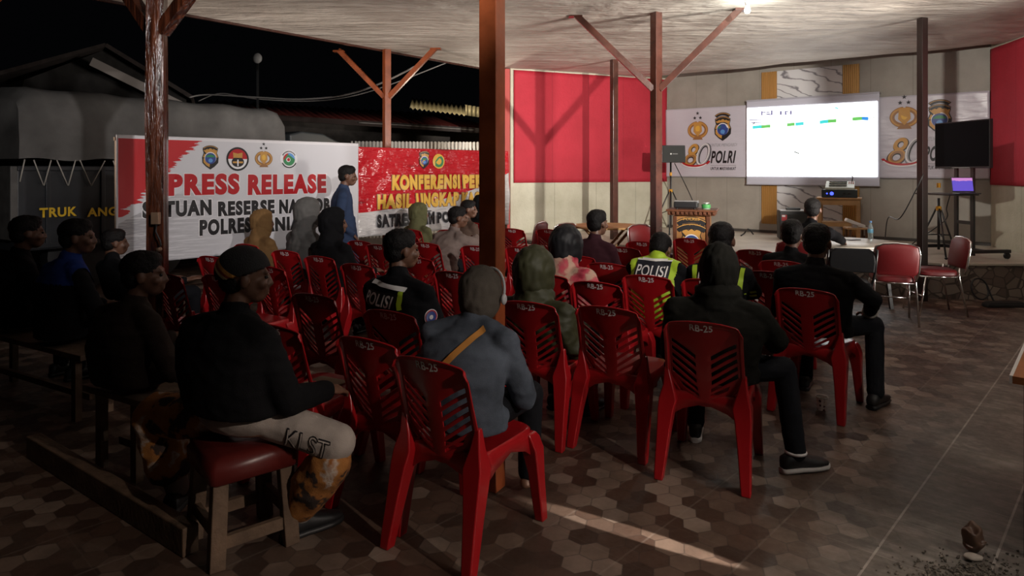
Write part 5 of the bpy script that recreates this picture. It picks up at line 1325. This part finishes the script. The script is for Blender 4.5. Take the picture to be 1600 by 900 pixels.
def decal(name, tree, parent, m, c, size, rot=0, d=(0, 1, 0), off=.004, n=(10, 6), rnd=False):
    """a patch laid on a garment, projected along d; c = centre seen along d (right, height)"""
    d = Vector(d).normalized(); rx = Vector((d.y, -d.x, 0)).normalized(); up = Vector((0, 0, 1)); bm = NB()
    base = Vector((0, 0, 0))
    def f(u, v):
        a, b = 2*u-1, 2*v-1
        if rnd: a, b = a*sqrt(1-b*b/2), b*sqrt(1-a*a/2)
        x, z = a*size[0]/2, b*size[1]/2; x, z = x*cos(rot)-z*sin(rot), x*sin(rot)+z*cos(rot)
        o = rx*(c[0]+x)+up*(c[1]+z)-d*1.2; h = tree.ray_cast(o, d)
        if h[0] is None: return None
        return h[0]-d*off+h[1]*off*.5
    V = {}
    for i in range(n[0]+1):
        for j in range(n[1]+1):
            p = f(i/n[0], j/n[1])
            if p is not None: V[i, j] = bm.verts.new(p)
    for i in range(n[0]):
        for j in range(n[1]):
            k = [(i, j), (i+1, j), (i+1, j+1), (i, j+1)]
            if all(q in V for q in k):
                P = [V[q] for q in k]
                if max((a.co-b.co).length for a in P for b in P) < 2.5*max(size[0]/n[0], size[1]/n[1])+.02: bm.faces.new(P)
    return obj(name, bm, m, parent, smooth=180, norm=False)
def decal_text(s, tree, parent, m, c, size, rot=0, d=(0, 1, 0), off=.011, bold=.02, shear=0):
    d = Vector(d).normalized(); rx = Vector((d.y, -d.x, 0)).normalized(); up = Vector((0, 0, 1))
    bmt = NB(); bmt.from_mesh(text_mesh(s, bold, shear)); asp = size[0]/size[1]
    for it in range(3):
        ed = [e for e in bmt.edges if Vector(((e.verts[0].co-e.verts[1].co).x*asp, (e.verts[0].co-e.verts[1].co).y)).length > .35]
        if ed: bmesh.ops.subdivide_edges(bmt, edges=ed, cuts=1); bmesh.ops.triangulate(bmt, faces=[f for f in bmt.faces if len(f.verts) > 3])
    me = bpy.data.meshes.new('lettering'); bmt.to_mesh(me); bmt.free(); last = None
    for v in me.vertices:
        x, z = (v.co.x-.5)*size[0], (v.co.y-.5)*size[1]; x, z = x*cos(rot)-z*sin(rot), x*sin(rot)+z*cos(rot)
        o = rx*(c[0]+x)+up*(c[1]+z)-d*1.2; h = tree.ray_cast(o, d)
        p = h[0] if h[0] is not None else (last if last is not None else o+d*1.1)
        if h[0] is not None: last = h[0]
        v.co = p-d*off
    return link('lettering', me, m, parent)
def shell(name, src, parent, m, pred, off=.006):
    me = src.data; bm = NB(); bm.from_mesh(me); bm.normal_update()
    bmesh.ops.delete(bm, geom=[v for v in bm.verts if not pred(v.co)], context='VERTS')
    for v in bm.verts: v.co += v.normal*off
    o = obj(name, bm, m, parent, smooth=180, norm=False); return o

# --- the dim group on the benches
SEATB = .445
def bseat(px, Y): return Vector(((px-800)/F*Y, Y, 0))
person('p1', 'person in black at the frame edge next to the man with the blue collar', Vector((-3.62, 4.95, 0)), 32, (44, 336), jacket=C_BLACK, hyaw=18, eyes=True)
pp = person('p2', 'dark haired person with a blue yoke on a black jacket before the truck', Vector((-3.02, 4.60, 0)), 32, (122, 341), jacket=C_BLACK, hyaw=38, eyes=True, sw=1.08)
BLUE = cloth('cloth_blue', (.02, .05, .26))
tr_ = pp['spine'](.85).z; shell('blue_yoke', pp['jk'], pp['t'], BLUE, lambda c: c.z > tr_-.06 and abs(c.x-pp['N'].x) < .21)
person('p2b', 'small dark figure just under the corner of the press release banner', Vector((-3.12, 5.75, 0)), 32, (180, 357), hs=.98, hyaw=20)
person('p3', 'person in a dark brown jacket looking aside, in front of the wavy post', Vector((-2.02, 3.62, 0)), 30, (226, 391), hy=.0, jacket=cloth('cloth_dark_brown', (.030, .020, .016)), hyaw=42, eyes=True, sw=1.12, bow=.05, vox=.009)

# --- cap wearer on the stool
BAND = newmat('striped_beanie')[0]
def band_mat():
    m = BAND; T = NT(m); P = T.mapped(rot=(radians(20), radians(-32), 0)); s = T.n('ShaderNodeSeparateXYZ'); T.l(P, s.inputs[0])
    c = T.ramp(T.math('MULTIPLY_ADD', s.outputs[2], 4.0, .4), [(0, (.012, .012, .014)), (.44, (.012, .012, .014)), (.445, (.62, .5, .3)), (.49, (.62, .5, .3)), (.495, (.30, .05, .02)), (.54, (.55, .25, .05)), (.60, (.012, .012, .014)), (1, (.012, .012, .014))])
    for nd in m.node_tree.nodes:
        if nd.type == 'VALTORGB': nd.color_ramp.interpolation = 'CONSTANT'
    T.l(c, T.b.inputs['Base Color']); T.b.inputs['Roughness'].default_value = .85; T.bump(T.noise(T.mapped(scale=(1, 1, .3)), 220, 2), .3)
band_mat()
WHT = cloth('cloth_offwhite', (.46, .40, .36), .12)
def plaid():
    m, nt, b = newmat('orange_plaid'); T = NT(m); P = T.mapped()
    c = T.ramp(T.noise(P, 8.5, 3, .55), [(.30, (.022, .014, .012)), (.43, (.035, .02, .015)), (.47, (.30, .115, .025)), (.60, (.36, .15, .035)), (.66, (.46, .38, .32)), (.74, (.30, .11, .025))])
    T.l(c, b.inputs['Base Color']); b.inputs['Roughness'].default_value = .9; T.bump(T.noise(P, 200, 2), .25); return m
PLAID = plaid()
pp = person('p4', 'person in a striped beanie and black jacket on a stool with lettered off-white trousers', Vector((SX, SY, 0)), 28, (383, 382), hy=-.02, seat=.460, sw=1.18, puff=1.12, hyaw=38, bow=.06,
            wear='beanie', wearm=BAND, jacket=C_BLACK, trousers=WHT, knees=((-.53, -.03, .46), (.41, .14, .455)), ankles=((-.50, .05, .10), (.19, .15, .10)), legr=1.25, shoes=SHOEB, toes=(30, 20), hands=((-.24, .22, .60), (.26, .24, .62)), vox=.008, eyes=True, pel=.0, hemz=.20)
tb_ = bvh_of(pp['tr'])
# plaid wrap over one thigh and round the lower leg
bm = NB(); cap_seg(bm, (-.22, .01, .51), .098, (-.53, -.03, .455), .108); cap_seg(bm, (-.53, -.03, .455), .108, (-.52, .02, .22), .100)
me = remesh(bm, .010, 4); wrinkle(me, .014, 8, seed=5); link('plaid_wrap', me, PLAID, pp['t'], smooth=180)
bm = NB(); cap_seg(bm, (.385, .135, .37), .088, (.28, .14, .26), .098); cap_seg(bm, (.28, .14, .26), .098, (.20, .15, .15), .080)
me = remesh(bm, .010, 4); wrinkle(me, .012, 9, seed=8); link('plaid_wrap', me, PLAID, pp['t'], smooth=180)
dK = Vector((-.763, .647, 0)); cK = (.27*.647+.09*.763, .470)
decal_text('KLST', tb_, pp['t'], P_BLACK, cK, (.175, .085), rot=-.30, d=dK, bold=.02, shear=-.2, off=.006)
decal_text('KLST', tb_, pp['t'], WHT, cK, (.166, .074), rot=-.30, d=dK, off=.008, bold=-.016, shear=-.2)
# cap lettering
tb2 = bvh_of(pp['hw']); cz = pp['C']
decal_text('MANCHESTER', tb2, pp['t'], P_WHITE, (cz.x*cos(0)+.045, cz.z+.055), (.05, .014), rot=.75, off=.012, bold=.02) if False else None

# --- hooded row at the banner
person('p5', 'person in a tan hooded jacket sitting right in front of the white banner', CP('J0'), 34, (412, 326), wear='hood', jacket=cloth('cloth_tan', (.24, .135, .055)), hyaw=25, hs=.98, cowl=.03, eyes=True)
person('p6', 'person in a pale grey hooded sweater between the tan hood and the black hood', CP('J'), 36, (483, 308), wear='hood', jacket=cloth('cloth_grey', (.135, .13, .125)), hyaw=20, hs=1.08, cowl=.034, sw=1.0)
pp = person('p7', 'person in a black hooded jacket with a small white badge on its back', CP('I'), 32, (523, 323), wear='hood', jacket=C_BLACK, hyaw=40, hs=1.05, cowl=.03, eyes=True, sw=1.08)
tb_ = bvh_of(pp['jk']); decal('badge', tb_, pp['t'], PRINTW, (-.13, pp['spine'](.5).z+.02), (.022, .024), n=(4, 4))

# --- standing person in the blue coat
NAVY = cloth('cloth_navy', (.040, .062, .125), .12)
person('p8', 'person standing in a long blue coat at the seam of the two banners', Vector((-1.965, 8.0, 0)), 72, (541, 258), hy=.03, solve=False, stand=True, coat=True, jacket=NAVY, wear='hair', hyaw=8, eyes=True, group='standing spectators', hs=1.0, hpitch=4, hands=((-.165, .07, .86), (.165, .07, .86)))
person('p9', 'person in an olive hood with a dark visor before the creased banner', CP('O2'), 36, (656, 316), wear='hood', jacket=cloth('cloth_olive', (.115, .115, .055)), hyaw=30, hs=1.06, cowl=.034)
pv = PEOPLE['p9']; bm = NB(); bm.faces.new([bm.verts.new((.07*cos(pi*i/12), .08+.085*sin(pi*i/12), .03)) for i in range(13)]); o = obj('visor', bm, C_BLACK, pv['t'], solid=.006); o.matrix_local = pv['Mh']
person('p10', 'dark haired person in a beige jacket leaning forward next to the thick post', CP('N'), 40, (716, 322), hy=.16, jacket=cloth('cloth_beige', (.24, .185, .165)), puff=1.12, wr=.010, hyaw=35, bow=.07, eyes=True, elbows=(None, (.26, .22, .80)), hands=(None, (.10, .42, .84)))
person('p11', 'dark haired person with a visible face turned towards the aisle behind the beige jacket', CP('O'), 40, (733, 312), hy=.05, jacket=cloth('cloth_brown', (.10, .065, .05)), hyaw=55, eyes=True)
chair('P23', 742, 348, 38, R_+'under the black figure hidden behind the thick post')
person('p23', 'figure in black half hidden by the thick post before the creased banner', CP('P23'), 38, (752, 303), jacket=C_BLACK, wear='hood', hyaw=0)

# --- POLISI jacket
pp = person('p12', 'dark haired person in a black POLISI jacket with a pale stripe', CP('G'), 30, (628, 357), jacket=C_BLACK, hyaw=28, sw=1.12, vox=.008, eyes=True, bow=.035)
tb_ = bvh_of(pp['jk']); zc = pp['spine'](.77).z; cx = pp['spine'](.77).x
decal('reflective_strip', tb_, pp['t'], REFL, (cx-.04, zc+.075), (.27, .022), rot=-.10, n=(20, 3))
decal('text_panel', tb_, pp['t'], P_BLACK, (cx-.07, zc), (.27, .085), rot=-.05, n=(16, 6), off=.004)
decal_text('POLISI', tb_, pp['t'], REFL, (cx-.07, zc+.0), (.225, .068), rot=-.07)
decal('neon_strip', tb_, pp['t'], NEON, (cx+.085, zc+.005), (.03, .10), rot=.25, n=(4, 8))
for a_ in (.05, .10): decal('neon_strip', tb_, pp['t'], NEON, (-.02, zc-.20-a_), (.035, .014), d=(-1, .15, 0), n=(4, 3))
decal('arm_badge', tb_, pp['t'], P_BLUE, (.03, pp['sh'][1].z-.115), (.075, .085), d=(-.62, .78, 0), n=(8, 8), off=.005) if False else None
dA = Vector((-.55, .83, 0)).normalized(); rA = Vector((dA.y, -dA.x, 0)); mid = pp['sh'][1].lerp(pp['el'][1], .42); ca = (mid.dot(rA), mid.z)
for m_b, sz, of in ((P_WHITE, .082, .006), (P_RED, .074, .009), (P_BLUE, .060, .012), (P_WHITE, .022, .015)): decal('arm_badge', tb_, pp['t'], m_b, ca, (sz*.85, sz), d=dA, n=(6, 6), off=of, rnd=True)

# --- strap person in the nearest chair
pp = person('p13', 'person in a faded denim jacket and grey hood with a tan strap', CP('A'), 26, (753, 413), hy=.14, jacket=cloth('cloth_denim', (.095, .115, .150), .4), wear='hood', wearm=cloth('cloth_warm_grey', (.10, .088, .075)), hyaw=12, hpitch=10, nup=.03, sw=1.06, bow=.075, vox=.008, cowl=None, elbows=((-.20, .12, .72), None), hands=((-.08, .34, .64), None), toes=(6, 6), ankles=((-.13, .40, .10), (.08, .45, .10)), bare=True, hs=.86)
tb_ = bvh_of(pp['jk']); N_ = pp['N']; TAN = mat('tan_strap', (.60, .27, .06), .6)
p0 = Vector((N_.x+.10, N_.z-.015)); p1 = Vector((-.17, pp['spine'](.30).z)); mid = (p0+p1)/2; ln = (p1-p0).length
decal('bag_strap', tb_, pp['t'], TAN, (mid.x, mid.y), (ln, .030), rot=atan2((p0-p1).y, (p0-p1).x), n=(40, 3), off=.006)
th_ = bvh_of(pp['hw']); bm = NB()
Mh = pp['Mh']; tube(bm, [Mh @ Vector((.088*cos(a), .055, .106*sin(a)+.008)) for a in [pi*k/14*.75-.35 for k in range(15)]], .007, 8); obj('headset_band', bm, mat('pale_grey_band', (.42, .43, .45), .4), pp['t'], smooth=180)
bm = NB(); ell(bm, Mh @ Vector((.090, .055, -.022)), (.013, .020, .026)); obj('earpiece', bm, mat('pale_grey_band', (.42,) * 3), pp['t'], smooth=180)

# --- middle and right of the audience
person('p14', 'person in a dark olive hooded raincoat right beside the thick post', CP('F'), 30, (836, 383), hy=.06, wear='hood', jacket=mat('raincoat_olive', (.032, .032, .014), .6, spec=.25, var=.2, bump=.1, bscale=30), hs=1.22, sw=1.2, cowl=.05, puff=1.08, pel=.04, vox=.009, wr=.010, bow=.05)
def floral():
    m, nt, b = newmat('flowered_shawl'); T = NT(m); P = T.mapped(); w_ = T.vm('ADD', P, T.vm('SCALE', T.n('ShaderNodeTexNoise').outputs['Color']).outputs[0])
    v = T.n('ShaderNodeTexVoronoi'); v.inputs['Scale'].default_value = 7; T.l(P, v.inputs['Vector'])
    n = T.noise(P, 22, 4, .6); f_ = T.math('ADD', v.outputs['Distance'], T.math('MULTIPLY', T.math('SUBTRACT', n, .5), .55))
    c = T.ramp(f_, [(.10, (.06, .008, .014)), (.22, (.30, .015, .035)), (.36, (.48, .05, .08)), (.46, (.40, .10, .10)), (.54, (.50, .30, .22)), (.70, (.46, .32, .24)), (.82, (.14, .04, .04))])
    T.l(c, b.inputs['Base Color']); b.inputs['Roughness'].default_value = .85; return m
pp = person('p15', 'person in a black head scarf with a pink flowered shawl over the shoulders', CP('P15'), 40, (886, 352), hy=.0, jacket=C_BLACK, wear='hijab', wearm=mat('black_scarf', (.012, .012, .014), .55, spec=.25), hs=1.15, sw=1.3, puff=1.2, hyaw=0, pel=.0)
shell('flowered_shawl', pp['jk'], pp['t'], floral(), lambda c, z0=pp['spine'](.18).z: c.z > z0, .010)
person('p16', 'dark haired person in a maroon shirt sitting before the crossed table legs', CP('P16'), 33, (934, 327), jacket=cloth('cloth_maroon', (.045, .014, .020)), hyaw=14, sw=1.05, hs=1.02)
def vest(pp, hwid=.165):
    jk, t = pp['jk'], pp['t']; sp = pp['spine']; z0, z1 = sp(.02).z, sp(.90).z+.05; c0 = sp(.5)
    sh = pp['sh']
    v = shell('neon_vest', jk, t, NEON, lambda c: z0 < c.z and abs(c.x-sp(max(0, min(1, (c.z-z0)/(z1-z0)))).x) < hwid+.05*max(0, (c.z-sp(.7).z))/.2, .008)
    tr = bvh_of(jk); zc = sp(.86).z; cx = sp(.86).x
    decal('text_panel', tr, t, mat('vest_navy', (.012, .013, .022), .7), (cx, zc-.005), (.265, .125), n=(14, 6), off=.013)
    decal('reflective_strip', tr, t, REFL, (cx, zc+.062), (.27, .016), n=(14, 2), off=.016)
    decal_text('POLISI', tr, t, REFL, (cx, zc-.008), (.235, .075), off=.027, bold=.01)
    return v, tr
pp = person('p17', 'person with bowed head in a neon yellow vest reading POLISI', CP('Y'), 30, (1032, 364), hy=.10, jacket=C_BLACK, hpitch=34, nup=.06, bow=.06, sw=1.0, elbows=((-.20, .14, .66), (.20, .14, .66)), vox=.009); vest(pp)
pp = person('p18', 'person in a dark neon-edged vest showing only the letters PO beside the hooded person', CP('P18'), 30, (1128, 346), hy=.02, jacket=C_BLACK, sw=1.04, hs=1.1, vox=.009, elbows=((-.20, .14, .70), (.23, .10, .70)))
sp = pp['spine']; zc = sp(.85).z; tb_ = bvh_of(pp['jk']); cx = sp(.85).x
decal('neon_strip', tb_, pp['t'], NEON, (cx-.16, zc-.02), (.035, .17), n=(4, 10), rot=.12); decal('neon_strip', tb_, pp['t'], NEON, (cx+.17, zc-.02), (.03, .17), n=(4, 10), rot=-.1)
decal('reflective_strip', tb_, pp['t'], REFL, (cx, zc+.06), (.28, .018), n=(14, 2), off=.006); decal_text('POLISI', tb_, pp['t'], REFL, (cx-.005, zc-.01), (.25, .075), off=.009, bold=.01)
mid = pp['sh'][1].lerp(pp['el'][1], .95); 
for k in (0, .03): decal('neon_strip', tb_, pp['t'], NEON, (mid.x, mid.z+k-.02), (.06, .016), n=(6, 2), rot=.15)

# broad hooded person with the lit shoe
pp = person('p19', 'broad dark hooded person whose leg and white-soled shoe stretch into the aisle', CP('C'), 24, (1124, 377), hy=.05, wear='hood', jacket=cloth('cloth_olive_black', (.012, .0115, .009)), hs=1.0, sw=1.22, puff=1.10, cowl=.045, vox=.008, wr=.009,
            knees=((-.14, .36, .52), (.36, .20, .51)), ankles=((-.14, .34, .10), (.42, .085, .10)), toes=(8, 52), elbows=(None, (.33, .02, .70)), hands=(None, (.30, .24, .62)), sole=SOLEW)
bm = NB(); tube(bm, [(.42+.05*cos(a), .085+.05*sin(a), .105) for a in [2*pi*k/20 for k in range(20)]], .008, 8, closed=True); obj('sock', bm, PRINTW, pp['t'], smooth=180)
person('p20', 'round headed dark person between the man in black and the round table', CP('AD'), 36, (1238, 342), jacket=C_BLACK, hs=1.1, hyaw=0)
pp = person('p21', 'man in black clothes sitting at the open aisle closest to the wooden table', CP('D'), 34, (1277, 348), hy=.02, jacket=C_BLACK, sw=1.2, hs=1.05, vox=.008, hyaw=8,
            knees=((-.14, .37, .52), (.31, .33, .52)), ankles=((-.14, .34, .10), (.335, .17, .10)), pel=.03, toes=(6, 14), elbows=(None, (.33, .08, .74)), hands=(None, (.29, .26, .62)))
bm = NB(); w0 = pp['wr'][1]-(pp['wr'][1]-pp['el'][1]).normalized()*.012; dd = (pp['wr'][1]-pp['el'][1]).normalized()
bm = NB(); tube(bm, [w0-dd*.011, w0+dd*.011], .050, 20); obj('wrist_watch', bm, mat('watch_steel', (.5, .45, .40), .3, .6), pp['t'], smooth=40)
padded(3.16, 7.42, 30, 'red padded chair under the man writing at the round dark table')
person('p22', 'man in black leaning over the round table with one arm on it', Vector((3.16, 7.42, 0)), 30, (1270, 309), hy=.10, jacket=C_BLACK, hyaw=0, bow=.05, sw=1.1, seat=.50, elbows=(None, (.34, .26, .86)), hands=(None, (.38, .46, .80)), hs=1.02)
person('px', '', Vector((0, 0, 0)), 0, (800, 100)) if False else None

for o in bpy.data.objects:
    if o.get('label') and len(o['label'].split()) > 15: print('LONG', len(o['label'].split()), o['label'])
